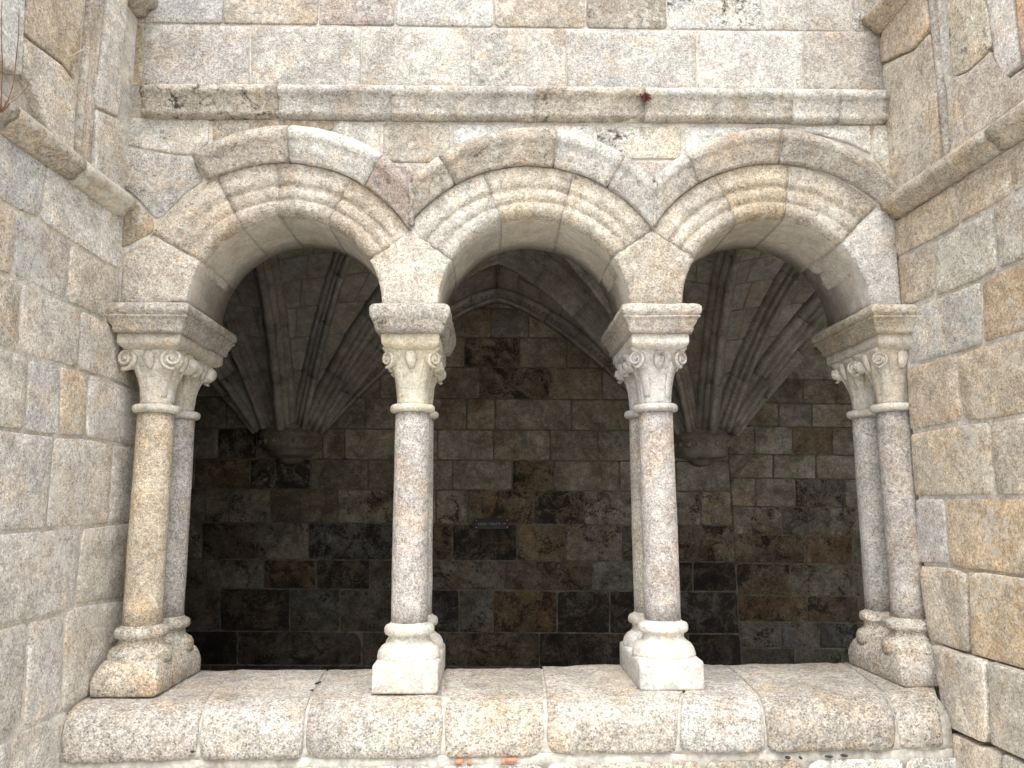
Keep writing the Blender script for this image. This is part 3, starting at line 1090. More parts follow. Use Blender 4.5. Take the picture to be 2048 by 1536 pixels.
Rs = [
    ([(1790, 442), (1850, 404), (1907, 368), (1910, 385), (1919, 445), (1915, 451), (1863, 480), (1798, 512)], (.42, .35, .25), .99),
    ([(1911, 366), (2014, 308), (2019, 388), (1988, 409), (1922, 444), (1913, 385)], 'b', .99),
    ([(2017, 306), (2048, 289), (2048, 372), (2023, 386)], 'b', 1),
    ([(1799, 518), (1862, 485), (1868, 589), (1821, 610), (1806, 600)], (.43, .355, .26), 1),
    ([(1866, 484), (1916, 456), (1983, 418), (1994, 538), (1962, 557), (1872, 592)], (.43, .395, .32), 1),
    ([(1986, 415), (2024, 393), (2048, 379), (2048, 518), (1997, 538)], (.43, .405, .35), 1),
    ([(1822, 617), (1870, 598), (1959, 563), (1964, 687), (1912, 706), (1817, 730)], (.415, .40, .365), .99),
    ([(1963, 562), (1995, 544), (2048, 524), (2048, 663), (1967, 685)], (.46, .335, .195), 1),
    ([(1812, 735), (1911, 711), (1916, 780), (1924, 841), (1818, 863)], (.425, .345, .25), 1),
    ([(1914, 711), (1964, 692), (2048, 669), (2048, 826), (1977, 839), (1940, 842), (1926, 830), (1918, 780)], (.45, .375, .265), 1),
    ([(1820, 868), (1935, 848), (1978, 844), (1986, 948), (1988, 990), (1889, 991), (1829, 993)], (.45, .38, .275), 1),
    ([(1982, 844), (2048, 832), (2048, 989), (1992, 990), (1989, 948)], (.44, .375, .28), 1),
    ([(1829, 998), (1886, 997), (1896, 1128), (1834, 1126)], (.41, .385, .37), 1),
    ([(1890, 997), (2048, 995), (2048, 1155), (1960, 1140), (1930, 1139), (1900, 1127)], (.46, .36, .235), 1),
    ([(1836, 1131), (1896, 1135), (1926, 1146), (1932, 1160), (1937, 1306), (1904, 1298), (1856, 1280), (1842, 1200)], (.43, .375, .295), 1),
    ([(1931, 1144), (1960, 1144), (2048, 1159), (2048, 1338), (1942, 1309), (1936, 1160)], (.46, .355, .22), .985),
    ([(1858, 1288), (1904, 1305), (1963, 1321), (1970, 1370), (1974, 1489), (1956, 1484), (1896, 1456), (1878, 1400)], (.435, .385, .315), 1),
    ([(1967, 1322), (2048, 1347), (2048, 1526), (1978, 1489), (1974, 1370)], (.43, .395, .33), 1),
    ([(1897, 1462), (1956, 1490), (1996, 1502), (2000, 1580), (1902, 1580)], (.42, .36, .28), 1),
    ([(2001, 1505), (2048, 1532), (2048, 1620), (2004, 1580)], (.42, .39, .33), 1),
]
for p_, tn, al in Rs:
    ym = sum(q[1] for q in p_) / len(p_)
    side_stone(p_, 1, rw, tn, al, .018 if 1170 < ym < 1290 and p_[0][0] > 1800 else (.055 if ym > 1290 else 0))
RU = [
    ([(1774, 66), (1830, 0), (1852, 0), (1858, 60), (1825, 98), (1776, 112)], (.42, .32, .205), 1, .016),
    ([(1776, 115), (1826, 100), (1858, 64), (1872, 180), (1880, 340), (1796, 396)], (.42, .36, .275), 1, .014),
    ([(1857, 0), (1893, 0), (1900, 160), (1897, 177), (1875, 179), (1862, 60)], 'g', 1, -.004),
    ([(1876, 183), (1898, 181), (1905, 260), (1893, 330), (1883, 338)], (.43, .33, .22), 1, -.005),
    ([(1896, 0), (1958, 0), (1982, 80), (1980, 94), (1938, 139), (1905, 154), (1901, 150)], (.44, .395, .30), .93, .036),
    ([(1961, 0), (2026, 0), (2040, 120), (2000, 170), (1985, 110), (1984, 80)], (.43, .395, .36), 1, .034),
    ([(2030, 0), (2048, 0), (2048, 128), (2041, 115)], (.50, .32, .19), 1, .038),
    ([(1901, 158), (1938, 142), (1981, 99), (1997, 172), (2048, 132), (2048, 190), (1970, 262), (1893, 324), (1907, 258)], (.435, .365, .29), 1, .030),
]
for p_, tn, al, off in RU:
    side_stone(p_, 1, rw, tn, al, off, bevel=.006, gap=.0012, corner=.006)
# half-round shafts in the recess of each pilaster
for s_, pw, x0, x1, ya, yb, rad in ((-1, lw, 178, 171, 0, 352, .020), (1, rw, 1868, 1886, 0, 330, .020), (-1, lw, 203, 199, 0, 380, .010), (1, rw, 1847, 1864, 0, 345, .011)):
    a, b = onside(x0, ya, s_, -.004), onside(x1, yb, s_, -.004)
    top = a + (a - b).normalized() * .35
    top = Vector((a.x, a.y, a.z + .35))
    bot = Vector((a.x, a.y, b.z))
    rings = []
    for q in frange(0, 1, .04):
        c = bot.lerp(top, q)
        rings.append([c + Vector((rad * math.cos(w), rad * math.sin(w), 0)) for w in [2 * PI * k / 12 for k in range(12)]])
    v, f = loft(rings, True, True, True, .004, 14, .002)
    mk('shaft_moulding', v, f, M['wall'], pw, tint((.43, .375, .30)))
# cores behind the side walls
for s, par_ in ((-1, lw), (1, rw)):
    X0, k = (LX, LK) if s < 0 else (RX, RK)
    def xw(y, o): return X0 + k * (y - 3.14) + s * o
    y0, y1 = 1.98, 3.62 if s < 0 else 3.165
    rings = [[(xw(y, .0055), y, z), (xw(y, .4), y, z), (xw(y + dy, .4), y + dy, z), (xw(y + dy, .0055), y + dy, z)] for z, y, dy in ((0, y0, y1 - y0), (ZTOP, y0, y1 - y0))]
    v, f = loft(rings)
    mk('mortar_core', v, f, M['mortar'], par_, None, False)

# side mouldings: ledge at impost-arch height and a second one higher up
MP = [(-.02, -.002), (.028, .006), (.034, .020), (.048, .034), (.060, .040), (.066, .046), (.068, .074), (.060, .084), (.030, .110), (-.02, .135)]


def moulding(s, par_, zb, y0, y1, tn, al=1, sc=1.0, mat='wall'):
    X0, k = (LX, LK) if s < 0 else (RX, RK)

    def fn(y, a, b):
        x = X0 + k * (y - 3.14) - s * a * sc
        return Vector((x, y, zb + EYE + b * sc))
    sweep('ledge_stone', MP, fn, frange(y0, y1, .04), M[mat], par_, tint(tn, al, .02), .0035, 12, .002)


moulding(-1, lw, 1.190, 2.00, 2.35, 'b', .96)
moulding(-1, lw, 1.190, 2.355, 2.735, (.43, .375, .295), .95)
moulding(-1, lw, 1.187, 2.742, 3.10, (.50, .46, .37), 1, mat='carved')
moulding(1, rw, 1.212, 2.00, 2.48, (.44, .37, .26), .97)
moulding(1, rw, 1.212, 2.488, 3.142, (.44, .37, .265), .99)
moulding(-1, lw, 2.12, 2.2, 3.138, (.42, .34, .25), 1, 1.2)
moulding(1, rw, 2.075, 2.2, 2.75, (.44, .34, .22), 1, 1.2)
moulding(1, rw, 2.075, 2.755, 3.138, (.44, .34, .22), 1, 1.2)
# upper parts over the second moulding
for s, par_ in ((-1, lw), (1, rw)):
    X0, k = (LX, LK) if s < 0 else (RX, RK)
    yy = [1.98, 2.4, 2.8, 3.13]
    for a, b in zip(yy[:-1], yy[1:]):
        z0 = EYE + 2.24
        nr = Vector((1, -LK, 0)) if s < 0 else Vector((-1, RK, 0))
        stone('ashlar_block', [Vector((X0 + k * (y - 3.14), y, z)) for y, z in ((a, z0), (b, z0), (b, ZTOP), (a, ZTOP))], nr, M['wall'], par_, tint('g'), seg=.08)

# rubble packing in the slot left of the first springer
for q, (x0, y0, w, h) in enumerate(((231, 545, 9, 16), (233, 566, 10, 9), (240, 528, 7, 22), (237, 585, 9, 10))):
    stone('packing_stone', px([(x0 - w, y0 - h), (x0 + w, y0 - h), (x0 + w, y0 + h), (x0 - w, y0 + h)], FY + .03), NF, M['wall'], lw, tint('b'), seg=.02, corner=.006, bevel=.004)

# ================================================================ GALLERY BACK WALL
bw = thing('gallery_back_wall', 'dark stained granite wall at the back of the shaded gallery', 'wall', (0, BY + .2, 0))
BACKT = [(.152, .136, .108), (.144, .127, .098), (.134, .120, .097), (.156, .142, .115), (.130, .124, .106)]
SPOT = [  # x, y, tint, alpha
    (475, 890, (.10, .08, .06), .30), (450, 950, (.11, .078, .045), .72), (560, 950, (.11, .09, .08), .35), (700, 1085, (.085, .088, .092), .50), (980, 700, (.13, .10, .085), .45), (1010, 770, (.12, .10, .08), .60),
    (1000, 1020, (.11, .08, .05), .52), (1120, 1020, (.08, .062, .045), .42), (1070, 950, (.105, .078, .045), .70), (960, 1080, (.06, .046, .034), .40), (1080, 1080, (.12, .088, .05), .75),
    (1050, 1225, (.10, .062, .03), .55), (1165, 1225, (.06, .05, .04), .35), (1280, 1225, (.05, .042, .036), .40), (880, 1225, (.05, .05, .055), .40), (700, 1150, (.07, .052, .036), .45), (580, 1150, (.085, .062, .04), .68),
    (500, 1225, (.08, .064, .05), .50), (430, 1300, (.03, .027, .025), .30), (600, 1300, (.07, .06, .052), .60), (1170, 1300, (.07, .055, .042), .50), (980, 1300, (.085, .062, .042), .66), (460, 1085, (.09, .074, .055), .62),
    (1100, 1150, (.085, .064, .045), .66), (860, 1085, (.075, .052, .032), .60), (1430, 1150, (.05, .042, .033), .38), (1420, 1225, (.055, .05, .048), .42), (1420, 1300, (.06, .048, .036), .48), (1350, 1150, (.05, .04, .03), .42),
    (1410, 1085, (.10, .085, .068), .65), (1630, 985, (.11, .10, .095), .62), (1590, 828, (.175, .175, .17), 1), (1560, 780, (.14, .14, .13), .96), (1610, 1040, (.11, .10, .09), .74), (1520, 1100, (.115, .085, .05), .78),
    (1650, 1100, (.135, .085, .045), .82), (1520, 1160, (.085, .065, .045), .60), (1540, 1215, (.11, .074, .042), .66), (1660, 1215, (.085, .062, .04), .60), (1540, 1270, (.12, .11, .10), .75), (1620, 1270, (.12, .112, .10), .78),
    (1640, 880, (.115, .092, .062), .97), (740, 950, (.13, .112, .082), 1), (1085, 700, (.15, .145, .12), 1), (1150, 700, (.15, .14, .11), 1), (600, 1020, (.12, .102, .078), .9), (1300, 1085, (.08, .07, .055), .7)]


def back_stone(poly, row):
    xs = [p[0] for p in poly]
    ys = [p[1] for p in poly]
    cxm, cym = sum(xs) / len(xs), sum(ys) / len(ys)
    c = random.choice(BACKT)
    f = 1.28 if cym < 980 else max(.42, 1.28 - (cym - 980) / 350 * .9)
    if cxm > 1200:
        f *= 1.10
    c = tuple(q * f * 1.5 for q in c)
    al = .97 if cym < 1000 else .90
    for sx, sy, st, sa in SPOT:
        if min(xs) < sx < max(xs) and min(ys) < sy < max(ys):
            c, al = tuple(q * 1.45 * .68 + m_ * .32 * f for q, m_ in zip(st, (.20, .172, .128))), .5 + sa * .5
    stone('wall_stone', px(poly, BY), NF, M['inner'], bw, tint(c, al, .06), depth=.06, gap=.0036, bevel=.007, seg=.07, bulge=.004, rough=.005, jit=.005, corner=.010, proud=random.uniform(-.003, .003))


def seam(y):
    return 1449 + (y - 790) * .066


BR = [(495, 556, [60, 250, 420, 640, 800, 940, 1090, 1230, 1400]), (556, 616, [60, 200, 380, 560, 740, 875, 968, 1095, 1215, 1340]), (616, 674, [60, 180, 330, 470, 600, 740, 860, 982, 1057, 1190, 1310]),
      (674, 734, [60, 210, 350, 455, 560, 650, 770, 850, 929, 1039, 1133, 1177, 1290]), (734, 797, [60, 240, 380, 456, 560, 660, 760, 862, 960, 1097, 1204, 1310]),
      (797, 859, [60, 200, 350, 453, 545, 645, 730, 840, 933, 990, 1143, 1260, 1360]), (859, 920, [60, 180, 330, 436, 513, 645, 689, 800, 875, 987, 1100, 1196, 1300]),
      (920, 980, [60, 220, 390, 499, 621, 736, 830, 905, 1025, 1109, 1239, 1352]), (980, 1048, [60, 250, 410, 457, 541, 675, 790, 872, 935, 1068, 1169, 1290, 1402]),
      (1048, 1121, [60, 230, 404, 511, 617, 786, 905, 1034, 1131, 1245, 1357]), (1121, 1180, [60, 250, 411, 527, 632, 739, 850, 1010, 1182, 1300, 1386]),
      (1180, 1265, [60, 270, 440, 579, 679, 810, 918, 986, 1114, 1220, 1360]), (1265, 1333, [60, 290, 474, 724, 891, 1079, 1250, 1377]), (1333, 1410, [60, 420, 640, 850, 1060, 1280])]
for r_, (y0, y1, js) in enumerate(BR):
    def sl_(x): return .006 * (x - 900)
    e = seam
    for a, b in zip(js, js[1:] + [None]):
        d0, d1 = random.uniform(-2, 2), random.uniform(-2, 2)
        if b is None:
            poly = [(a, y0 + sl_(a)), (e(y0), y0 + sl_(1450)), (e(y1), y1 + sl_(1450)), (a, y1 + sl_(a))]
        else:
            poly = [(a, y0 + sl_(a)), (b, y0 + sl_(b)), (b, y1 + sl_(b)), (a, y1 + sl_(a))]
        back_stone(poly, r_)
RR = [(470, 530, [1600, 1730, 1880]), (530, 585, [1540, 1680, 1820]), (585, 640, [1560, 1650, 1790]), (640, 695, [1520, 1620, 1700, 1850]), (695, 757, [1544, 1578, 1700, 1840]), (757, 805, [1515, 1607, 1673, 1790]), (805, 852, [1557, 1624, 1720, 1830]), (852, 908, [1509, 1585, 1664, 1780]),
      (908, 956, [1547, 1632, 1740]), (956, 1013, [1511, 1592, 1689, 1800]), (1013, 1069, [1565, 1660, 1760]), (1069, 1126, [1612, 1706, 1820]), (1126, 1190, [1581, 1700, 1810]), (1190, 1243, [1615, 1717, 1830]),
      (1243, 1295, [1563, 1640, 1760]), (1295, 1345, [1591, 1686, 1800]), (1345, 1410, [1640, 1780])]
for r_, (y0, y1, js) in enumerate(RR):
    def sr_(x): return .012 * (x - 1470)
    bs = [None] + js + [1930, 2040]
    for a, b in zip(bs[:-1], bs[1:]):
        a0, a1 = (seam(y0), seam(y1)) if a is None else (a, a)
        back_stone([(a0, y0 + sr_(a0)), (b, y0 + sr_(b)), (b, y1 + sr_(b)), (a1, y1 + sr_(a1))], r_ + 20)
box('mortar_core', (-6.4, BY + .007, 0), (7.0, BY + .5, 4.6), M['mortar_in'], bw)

# ================================================================ VAULT
XL, XR = -1.616, 1.724
ZS = EYE + .645
ZSR = EYE + .615
vault = thing('rib_vault', 'shadowed star rib vault with fans of moulded ribs springing from two carved corbels', 'vault', (0, 5, ZS))
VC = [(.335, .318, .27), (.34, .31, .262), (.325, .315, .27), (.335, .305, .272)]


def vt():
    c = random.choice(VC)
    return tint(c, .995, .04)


RP = [(-.070, -.06), (-.070, .006), (-.064, .026), (-.052, .034), (-.044, .030), (-.040, .044), (-.046, .062), (-.042, .078), (-.030, .084), (-.022, .080), (-.020, .098), (-.024, .116), (-.016, .132), (0, .138),
      (.016, .132), (.024, .116), (.020, .098), (.022, .080), (.030, .084), (.042, .078), (.046, .062), (.040, .044), (.044, .030), (.052, .034), (.064, .026), (.070, .006), (.070, -.06)]


class Rib:
    def __init__(s, S, E, p, off=.17):
        d = Vector((E.x - S.x, E.y - S.y, 0))
        d.normalize()
        s.S = S + d * off
        s.E = E
        s.p = p

    def pos(s, t):
        q = s.S.lerp(s.E, t)
        q.z = s.S.z + (s.E.z - s.S.z) * (1 - (1 - t) ** s.p)
        return q


def rib_mesh(rb, par_, n=5, prof=RP, k=1.0, t0=0.0):
    par2 = None
    cuts = [t0 + (1 - t0) * (j / n) ** 1.15 for j in range(n + 1)]
    dd = Vector((rb.E.x - rb.S.x, rb.E.y - rb.S.y, 0)).normalized()
    lat = Vector((-dd.y, dd.x, 0))
    for a, b in zip(cuts[:-1], cuts[1:]):
        def fn(t, u, w):
            P = rb.pos(t)
            tg = (rb.pos(min(1, t + .01)) - rb.pos(max(0, t - .01))).normalized()
            dn = lat.cross(tg)
            if dn.z > 0:
                dn = -dn
            return P + lat * (u * k) + dn * (w * k)
        L = (rb.pos(b) - rb.pos(a)).length
        g_ = .0022 / L * (b - a)
        ss = frange(a + g_, b - g_, (b - a) / 4)
        rings = [[fn(t, u, w) for u, w in prof] for t in ss]
        v, f = loft(rings, True, True, True, .002, 9)
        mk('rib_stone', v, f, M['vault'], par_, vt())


def web(r1, r2, t0=.05, n=8, single=False):
    """masonry between two ribs of a fan"""
    def S(u, t):
        a, b = r1.pos(t), r2.pos(t)
        q = a.lerp(b, u)
        q.z += .05 * math.sin(PI * u) * t * (a - b).length
        return q

    def N(u, t):
        du = S(min(1, u + .05), t) - S(max(0, u - .05), t)
        dt = S(u, min(1, t + .02)) - S(u, max(0, t - .02))
        n_ = du.cross(dt)
        if n_.length < 1e-9:
            return Vector((0, 0, 1))
        n_.normalize()
        return n_ if n_.z > 0 or (abs(n_.z) < .2 and n_.y > 0) else -n_
    # backing
    uu = [0, .25, .5, .75, 1]
    tt = frange(0.0, 1.0, .07)
    V = [S(u, t) + N(u, t) * .012 for t in tt for u in uu] + [S(u, t) + N(u, t) * .12 for t in tt for u in uu]
    F = []
    m = len(uu)
    o2 = len(tt) * m
    for i in range(len(tt) - 1):
        for j in range(m - 1):
            a = i * m + j
            F.append((a, a + 1, a + 1 + m, a + m))
            F.append((o2 + a, o2 + a + m, o2 + a + 1 + m, o2 + a + 1))
    mk('web_mortar', V, F, M['mortar_web'], vault)
    if single:
        return
    cuts = [t0 + (1 - t0) * (j / n) for j in range(n + 1)]
    for a, b in zip(cuts[:-1], cuts[1:]):
        wid = (r1.pos((a + b) / 2) - r2.pos((a + b) / 2)).length
        jn = [0, 1] if wid < .34 else [0, random.uniform(.38, .62), 1]
        for ua, ub in zip(jn[:-1], jn[1:]):
            wu = max(.05, wid * (ub - ua))
            ht = (r1.pos(b) - r1.pos(a)).length
            gu, gt = .004 / wid, .004 / ht * (b - a)
            U0, U1, T0, T1 = ua + gu, ub - gu, a + gt, b - gt
            eu, et = (U1 - U0) * min(.2, .012 / wu), (T1 - T0) * min(.2, .012 / ht)
            us = [U0, U0 + eu] + [U0 + eu + (U1 - U0 - 2 * eu) * k / 3 for k in (1, 2)] + [U1 - eu, U1]
            ts = [T0, T0 + et] + [T0 + et + (T1 - T0 - 2 * et) * k / 3 for k in (1, 2)] + [T1 - et, T1]
            V = []
            for i, t in enumerate(ts):
                for j, u in enumerate(us):
                    e = i in (0, 5) or j in (0, 5)
                    V.append(S(u, t) + N(u, t) * ((.010 if e else 0) + noise.noise(S(u, t) * 8) * .006 - .002))
            F = [(i * 6 + j, i * 6 + j + 1, i * 6 + j + 7, i * 6 + j + 6) for i in range(5) for j in range(5)]
            # skirt
            per = [j for j in range(6)] + [i * 6 + 5 for i in range(1, 6)] + [30 + j for j in range(4, -1, -1)] + [i * 6 for i in range(4, 0, -1)]
            k0 = len(V)
            for q in per:
                i, j = divmod(q, 6)
                V.append(V[q] + N(us[j], ts[i]) * .05)
            m2 = len(per)
            for q in range(m2):
                F.append((per[q], per[(q + 1) % m2], k0 + (q + 1) % m2, k0 + q))
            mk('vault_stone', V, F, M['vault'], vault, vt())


RISE = {'F': EYE + 1.775, 'T1': EYE + 1.93, 'D': EYE + 2.10, 'T2': EYE + 2.02, 'TR': EYE + 1.90}
YM = 5.0


def fan(xs, ys, zs, sx, sy, vis):
    """quarter bay springing from (xs,ys); sx/sy = direction towards the bay centre"""
    S = Vector((xs, ys, zs))
    half = 1.67
    xc = xs + sx * half
    yc = YM
    dy = abs(ys - yc)
    E = [('F', Vector((xc, ys + (sy * -.0), RISE['F'])), 1.5), ('T1', Vector((xc, ys + sy * dy * .52, RISE['T1'])), 1.5), ('D', Vector((xc, yc, RISE['D'])), 1.8),
         ('T2', Vector((xs + sx * half * .48, yc, RISE['T2'])), 1.85), ('TR', Vector((xs, yc, RISE['TR'])), 1.9)]
    ribs = [Rib(S, e, p, .20) for n_, e, p in E]
    for q in range(4):
        web(ribs[q], ribs[q + 1], n=8, single=not vis)
    if vis:
        for q in (1, 2, 3):
            par_ = thing('rib', None, None, wloc(vault) * 0)
            par_.parent = vault
            par_.location = S - wloc(vault)
            rib_mesh(ribs[q], par_, 5, k=.92)
    return ribs


quad = {}
quad['a'] = fan(XL, BY - .02, ZS, 1, -1, True)
quad['b'] = fan(XL, BY - .02, ZS, -1, -1, True)
quad['c'] = fan(XR, BY - .02, ZSR, -1, -1, True)
quad['d'] = fan(XR, BY - .02, ZSR, 1, -1, True)
FRY = 3.62
for xs_, sx in ((XL, 1), (XL, -1), (XR, -1), (XR, 1)):
    fan(xs_, FRY, EYE + 1.32, sx, 1, False)
for xs_, sx in ((XL - 3.34, 1), (XR + 3.34, -1)):
    fan(xs_, BY - .02, ZS, sx, -1, False)
    fan(xs_, FRY, EYE + 1.32, sx, 1, False)
for xc_ in (XL - 1.67, (XL + XR) / 2, XR + 1.67):
    pts_ = [Vector((xc_, BY - .01, RISE['F'] - .004)), Vector((xc_, BY - (BY - YM) * .52, RISE['T1'] - .004)), Vector((xc_, YM, RISE['D'] - .004)), Vector((xc_, FRY + (YM - FRY) * .48, RISE['T1'] - .004)), Vector((xc_, FRY, RISE['F']))]
    rings = [[q + Vector((.009 * math.cos(a), 0, .010 * math.sin(a))) for a in [2 * PI * k / 8 for k in range(8)]] for q in pts_]
    v, f = loft(rings)
    mk('ridge_joint', v, f, M['mortar_web'], vault)
for rb in (quad['a'][4], quad['c'][4]):
    par_ = thing('rib', None, None, (0, 0, 0))
    par_.parent = vault
    par_.location = rb.S - wloc(vault)
    rib_mesh(rb, par_, 5, k=1.35)
# wall ribs with their row of pearls
WP = [(-.02, .03), (-.02, -.060), (.0, -.075), (.016, -.070), (.022, -.050), (.066, -.046), (.072, -.062), (.088, -.062), (.096, -.04), (.096, .03)]
for key in 'abcd':
    rb = quad[key][0]
    par_ = thing('wall_rib', None, None, (0, 0, 0))
    par_.parent = vault
    par_.location = rb.S - wloc(vault)

    def nrm_(t):
        tg = (rb.pos(min(1, t + .01)) - rb.pos(max(0, t - .01))).normalized()
        n_ = Vector((-tg.z, 0, tg.x))
        return n_ if n_.z > 0 else -n_
    cuts = [.0, .18, .36, .54, .70, .85, 1.0]
    for a, b in zip(cuts[:-1], cuts[1:]):
        rings = []
        for t in frange(a + .0015, b - .0015, .035):
            P = rb.pos(t)
            rings.append([P + nrm_(t) * (-u) * 1.0 + Vector((0, w, 0)) for u, w in WP])
        v, f = loft(rings, True, True, True, .0015, 12)
        mk('rib_stone', v, f, M['vault'], par_, vt())
    parts = []
    L = 0
    t = .10
    while t < 1.0:
        P = rb.pos(t)
        c = P - nrm_(t) * .044 + Vector((0, -.050, 0))
        rings = [[c + Vector((.0145 * math.sin(ph) * math.cos(q), -.0145 * math.cos(ph), .0145 * math.sin(ph) * math.sin(q))) for q in [2 * PI * k / 8 for k in range(8)]] for ph in (.05, .6, 1.1, 1.6)]
        parts.append(loft(rings, True, True))
        t += .046 / max(.3, (rb.pos(min(1, t + .01)) - rb.pos(t)).length / .01)
    v, f = merge(parts)
    o = mk('pearl_row', v, f, M['vault'], par_, tint((.30, .275, .225), 1))
    o['kind'] = 'stuff'
# corbels
for xs_, zs_, R_, lab in ((XL, ZS, .262, 0), (XR, ZSR, .235, 1)):
    c = thing('vault_corbel', None, None, (0, 0, 0))
    c.parent = vault
    c.location = Vector((xs_, BY, zs_)) - wloc(vault)
    prof = [(1.0, .0), (1.03, -.008), (1.03, -.036), (1.0, -.045), (.955, -.050), (.965, -.060), (1.02, -.070), (1.01, -.095), (.96, -.108), (.93, -.112), (.93, -.168), (.90, -.176), (.84, -.190), (.72, -.205), (.70, -.212), (.70, -.235), (.62, -.25), (.45, -.262), (.40, -.268), (.38, -.29), (.22, -.31), (.05, -.315)]
    if lab:
        prof = [(max(r, .88) if z > -.24 else r, z) for r, z in prof]
    rings = []
    for r, z in prof:
        rings.append([(xs_ + R_ * r * math.cos(a), BY - R_ * r * 1.05 * math.sin(a) - .0, zs_ + z) for a in [PI * k / 24 for k in range(25)]] + [(xs_ - R_ * r * .98, BY + .02, zs_ + z), (xs_ + R_ * r * .98, BY + .02, zs_ + z)])
    v, f = loft(rings, True, True, True, .003, 14, .0015)
    mk('corbel_bowl', v, f, M['vault'], c, tint((.23, .21, .17), .99))
    for k in range(9):
        a = PI * (k + .5) / 9
        if k == 4 and lab == 0:
            continue
        cc = Vector((xs_ + R_ * .93 * math.cos(a), BY - R_ * .975 * math.sin(a), zs_ - .140))
        rings = [[cc + Vector((.021 * math.sin(ph) * math.cos(q), .021 * math.sin(ph) * math.sin(q), .021 * math.cos(ph))) for q in [2 * PI * k2 / 10 for k2 in range(10)]] for ph in (.1, .6, 1.1, 1.57, 2.1, 2.6, 3.04)]
        v, f = loft(rings)
        mk('pearl', v, f, M['vault'], c, tint((.27, .25, .20), 1))
    # solid springing block between the lowest ribs
    rings = []
    for z, k in ((.0, .80), (.10, .86), (.20, .95), (.34, 1.10)):
        rings.append([(xs_ + R_ * k * math.cos(a), BY - R_ * k * .9 * math.sin(a), zs_ + z) for a in [PI * q / 14 for q in range(15)]] + [(xs_ - R_ * k, BY + .01, zs_ + z), (xs_ + R_ * k, BY + .01, zs_ + z)])
    v, f = loft(rings, True, True, True, .006, 9)
    mk('springing_block', v, f, M['vault'], c, vt())

# rest of the gallery: inner faces beyond the bay, unseen slab added to block the sky, end walls
gs = thing('gallery_shell', 'plain walls and an added sky-blocking roof slab closing the dark gallery beyond the arches', 'wall', (0, 4.9, 0))
box('sky_block_slab', (-6.4, 3.17, 4.26), (7.0, BY + .5, 4.5), M['mortar_in'], gs)  # added above the vault, out of view, to keep sky light out
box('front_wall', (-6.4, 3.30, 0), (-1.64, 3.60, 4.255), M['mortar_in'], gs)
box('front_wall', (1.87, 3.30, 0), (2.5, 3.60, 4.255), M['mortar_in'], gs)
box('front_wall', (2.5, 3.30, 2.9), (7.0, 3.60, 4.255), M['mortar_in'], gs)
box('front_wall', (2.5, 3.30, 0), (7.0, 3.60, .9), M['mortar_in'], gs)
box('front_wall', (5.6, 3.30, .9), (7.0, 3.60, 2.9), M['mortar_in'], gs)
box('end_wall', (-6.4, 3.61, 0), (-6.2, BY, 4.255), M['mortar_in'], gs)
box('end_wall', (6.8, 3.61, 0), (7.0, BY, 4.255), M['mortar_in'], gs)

# ================================================================ SIGN
p0, p1 = at(949, 1037, BY - .012), at(1018, 1058, BY - .012)
sg = thing('toilet_sign', 'small black toilets sign with an arrow on the back wall', 'sign', ((p0.x + p1.x) / 2, BY, p1.z))
W_, H_ = p1.x - p0.x, p0.z - p1.z
cx_, cz_ = (p0.x + p1.x) / 2, (p0.z + p1.z) / 2
rings = [rect_ring(-W_ / 2 + d, W_ / 2 - d, -H_ / 2 + d, H_ / 2 - d, z, .003, 3, 1) for d, z in ((0, 0), (0, .004), (.0008, .005))]
v, f = loft(rings)
v = [Vector((cx_ + q.x, BY - .014 - q.z, cz_ + q.y)) for q in v]
mk('plate', v, f, M['plate'], sg, None, False)
for sx in (-1, 1):
    for sz in (-1, 1):
        c = Vector((cx_ + sx * (W_ / 2 - .014), BY - .0195, cz_ + sz * (H_ / 2 - .014)))
        rings = [[c + Vector((r * math.cos(2 * PI * k / 12), -y, r * math.sin(2 * PI * k / 12))) for k in range(12)] for r, y in ((.005, -.012), (.005, .001), (.003, .003))]
        v, f = loft(rings)
        mk('screw', v, f, M['screw'], sg)


def text_mesh(name, body, size, loc, par_, mat):
    cu = bpy.data.curves.new(name, 'FONT')
    cu.body = body
    cu.size = size
    cu.extrude = .0004
    cu.align_x = 'LEFT'
    o = bpy.data.objects.new(name + '_tmp', cu)
    COL.objects.link(o)
    bpy.context.view_layer.update()
    dg = bpy.context.evaluated_depsgraph_get()
    me = bpy.data.meshes.new_from_object(o.evaluated_get(dg))
    bpy.data.objects.remove(o)
    me.transform(Matrix.Rotation(PI / 2, 4, 'X'))
    me.materials.clear()
    me.materials.append(mat)
    t = bpy.data.objects.new(name, me)
    COL.objects.link(t)
    t.parent = par_
    t.location = Vector(loc) - wloc(par_)
    w = max(q.co.x for q in me.vertices) - min(q.co.x for q in me.vertices)
    return t, w


tx, tw = text_mesh('lettering', 'ASEOS \u00b7 TOILETS', .0225, (0, 0, 0), sg, M['letter'])
want = W_ * .66
tx.scale = (want / tw, 1, 1.15)
tx.location = Vector((cx_ - W_ / 2 + W_ * .085, BY - .0204, cz_ - .009)) - wloc(sg)
ax = cx_ + W_ / 2 - .050
V = [Vector((ax + x, BY - .0204, cz_ + z)) for x, z in ((-.002, -.0012), (.019, -.0012), (.019, .0012), (-.002, .0012), (.012, .0085), (.0225, 0), (.0205, 0), (.010, .0068), (.012, -.0085), (.010, -.0068))]
V2 = [q + Vector((0, .0006, 0)) for q in V]
F = [(0, 1, 2, 3), (4, 7, 6, 5), (8, 5, 6, 9)]
mk('arrow', V + V2, F + [tuple(reversed([i + 10 for i in q])) for q in F], M['letter'], sg, None, False)

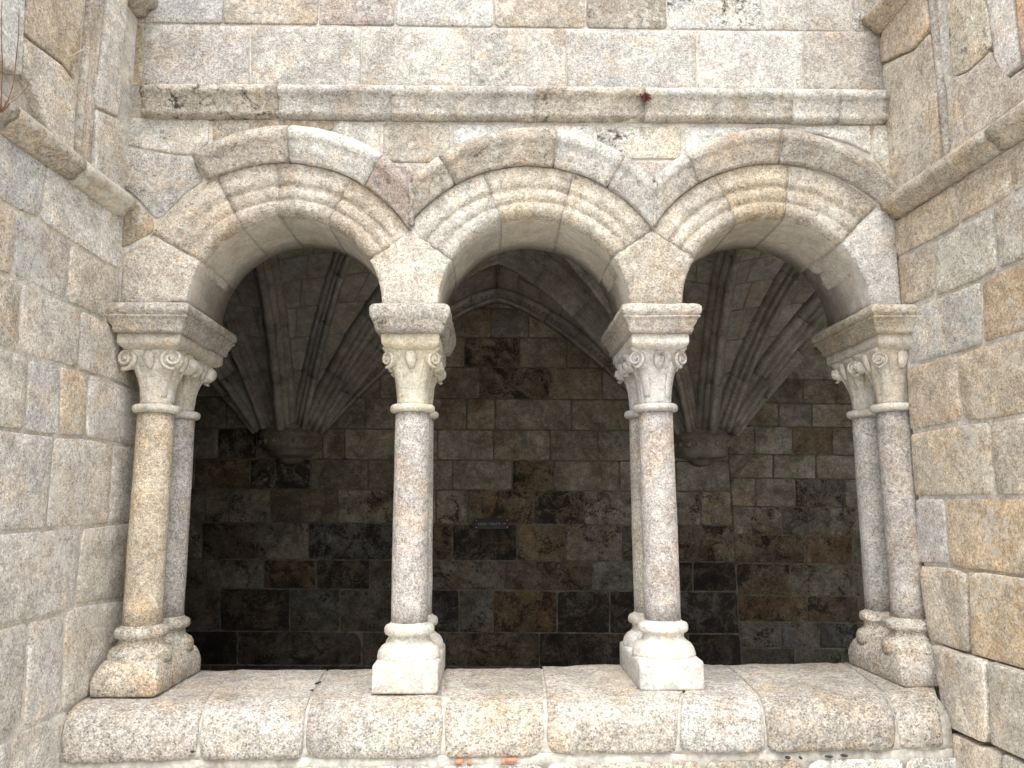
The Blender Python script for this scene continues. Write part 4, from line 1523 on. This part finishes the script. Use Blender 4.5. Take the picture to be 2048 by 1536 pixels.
# ================================================================ PLANTS
def stem(name, pts, r0, r1, mat, parent):
    rings = []
    n = len(pts)
    # catmull resample
    P = []
    for i in range(n - 1):
        a, b, c, d = pts[max(0, i - 1)], pts[i], pts[i + 1], pts[min(n - 1, i + 2)]
        for k in range(5):
            t = k / 5
            P.append(.5 * ((2 * b) + (c - a) * t + (2 * a - 5 * b + 4 * c - d) * t * t + (3 * b - 3 * c + d - a) * t ** 3))
    P.append(pts[-1])
    for i, p in enumerate(P):
        tg = (P[min(i + 1, len(P) - 1)] - P[max(0, i - 1)]).normalized()
        s = tg.cross(Vector((.3, .9, .2))).normalized()
        u = tg.cross(s)
        r = r0 + (r1 - r0) * i / len(P)
        rings.append([p + s * (r * math.cos(2 * PI * k / 5)) + u * (r * math.sin(2 * PI * k / 5)) for k in range(5)])
    v, f = loft(rings)
    return mk(name, v, f, mat, parent)


ft = at(1290, 196, FY - .055)
fern = thing('withered_plant', 'little tuft of withered red-brown plant on the string course above the middle arch', 'plant', ft)
for k in range(90):
    a = random.uniform(0, 2 * PI)
    e = random.uniform(-.9, 1.5)
    L = random.uniform(.010, .028)
    d = Vector((math.cos(a) * math.cos(e), -abs(math.sin(a)) * math.cos(e), math.sin(e)))
    pts_ = [ft + Vector((random.uniform(-.012, .012), 0, random.uniform(0, .012))), None, None]
    pts_[1] = pts_[0] + d * L * .6
    pts_[2] = pts_[0] + d * L + Vector((random.uniform(-.006, .006), 0, -.010))
    stem('frond', pts_, .0016, .0008, M['fern'], fern)
    # leaflets
    c = pts_[2]
    w = random.uniform(.0025, .0045)
    s = Vector((random.uniform(-1, 1), random.uniform(-1, 0), random.uniform(-1, 1))).normalized() * w
    u = d * w * 1.6
    mk('leaflet', [c - s, c - u, c + s, c + u], [(0, 1, 2, 3)], M['fern'], fern, None, False)

gp_ = onside(2, 222, -1, .055)
grass = thing('dry_weed', 'thin dry reddish stems rising from the ledge of the left side wall', 'plant', gp_)
for poly, r in (([(2, 222), (14, 205), (27, 165), (33, 110), (37, 70), (38, 20)], .0022), ([(2, 222), (3, 180), (5, 130), (3, 80), (4, 0)], .002), ([(4, 214), (30, 200), (45, 185), (58, 170)], .0012), ([(6, 214), (34, 190), (62, 186)], .0009), ([(2, 224), (12, 216), (20, 206)], .003)):
    stem('stem', [onside(x, y, -1, .060 + .03 * i) for i, (x, y) in enumerate(poly)], r, r * .45, M['twig'], grass)
sp_ = onside(122, 122, -1, .01)
st_ = thing('straw', 'single pale dry straw sticking out of a joint high on the left side wall', 'plant', sp_)
stem('stem', [onside(121, 123, -1, .0), onside(140, 113, -1, .03), onside(168, 98, -1, .06)], .0016, .0012, M['straw'], st_)
lp = onside(68, 62, -1, .012)
lf = thing('fallen_leaf', 'curled orange-brown dead leaf caught in the upper left side wall', 'leaf', lp)
c = [onside(x, y, -1, o_) for x, y, o_ in ((61, 52, .008), (66, 54, .022), (73, 64, .024), (73, 78, .010), (67, 70, .012), (63, 62, .010))]
mk('blade', c, [(0, 1, 5), (1, 2, 4, 5), (2, 3, 4)], M['leaf'], lf)
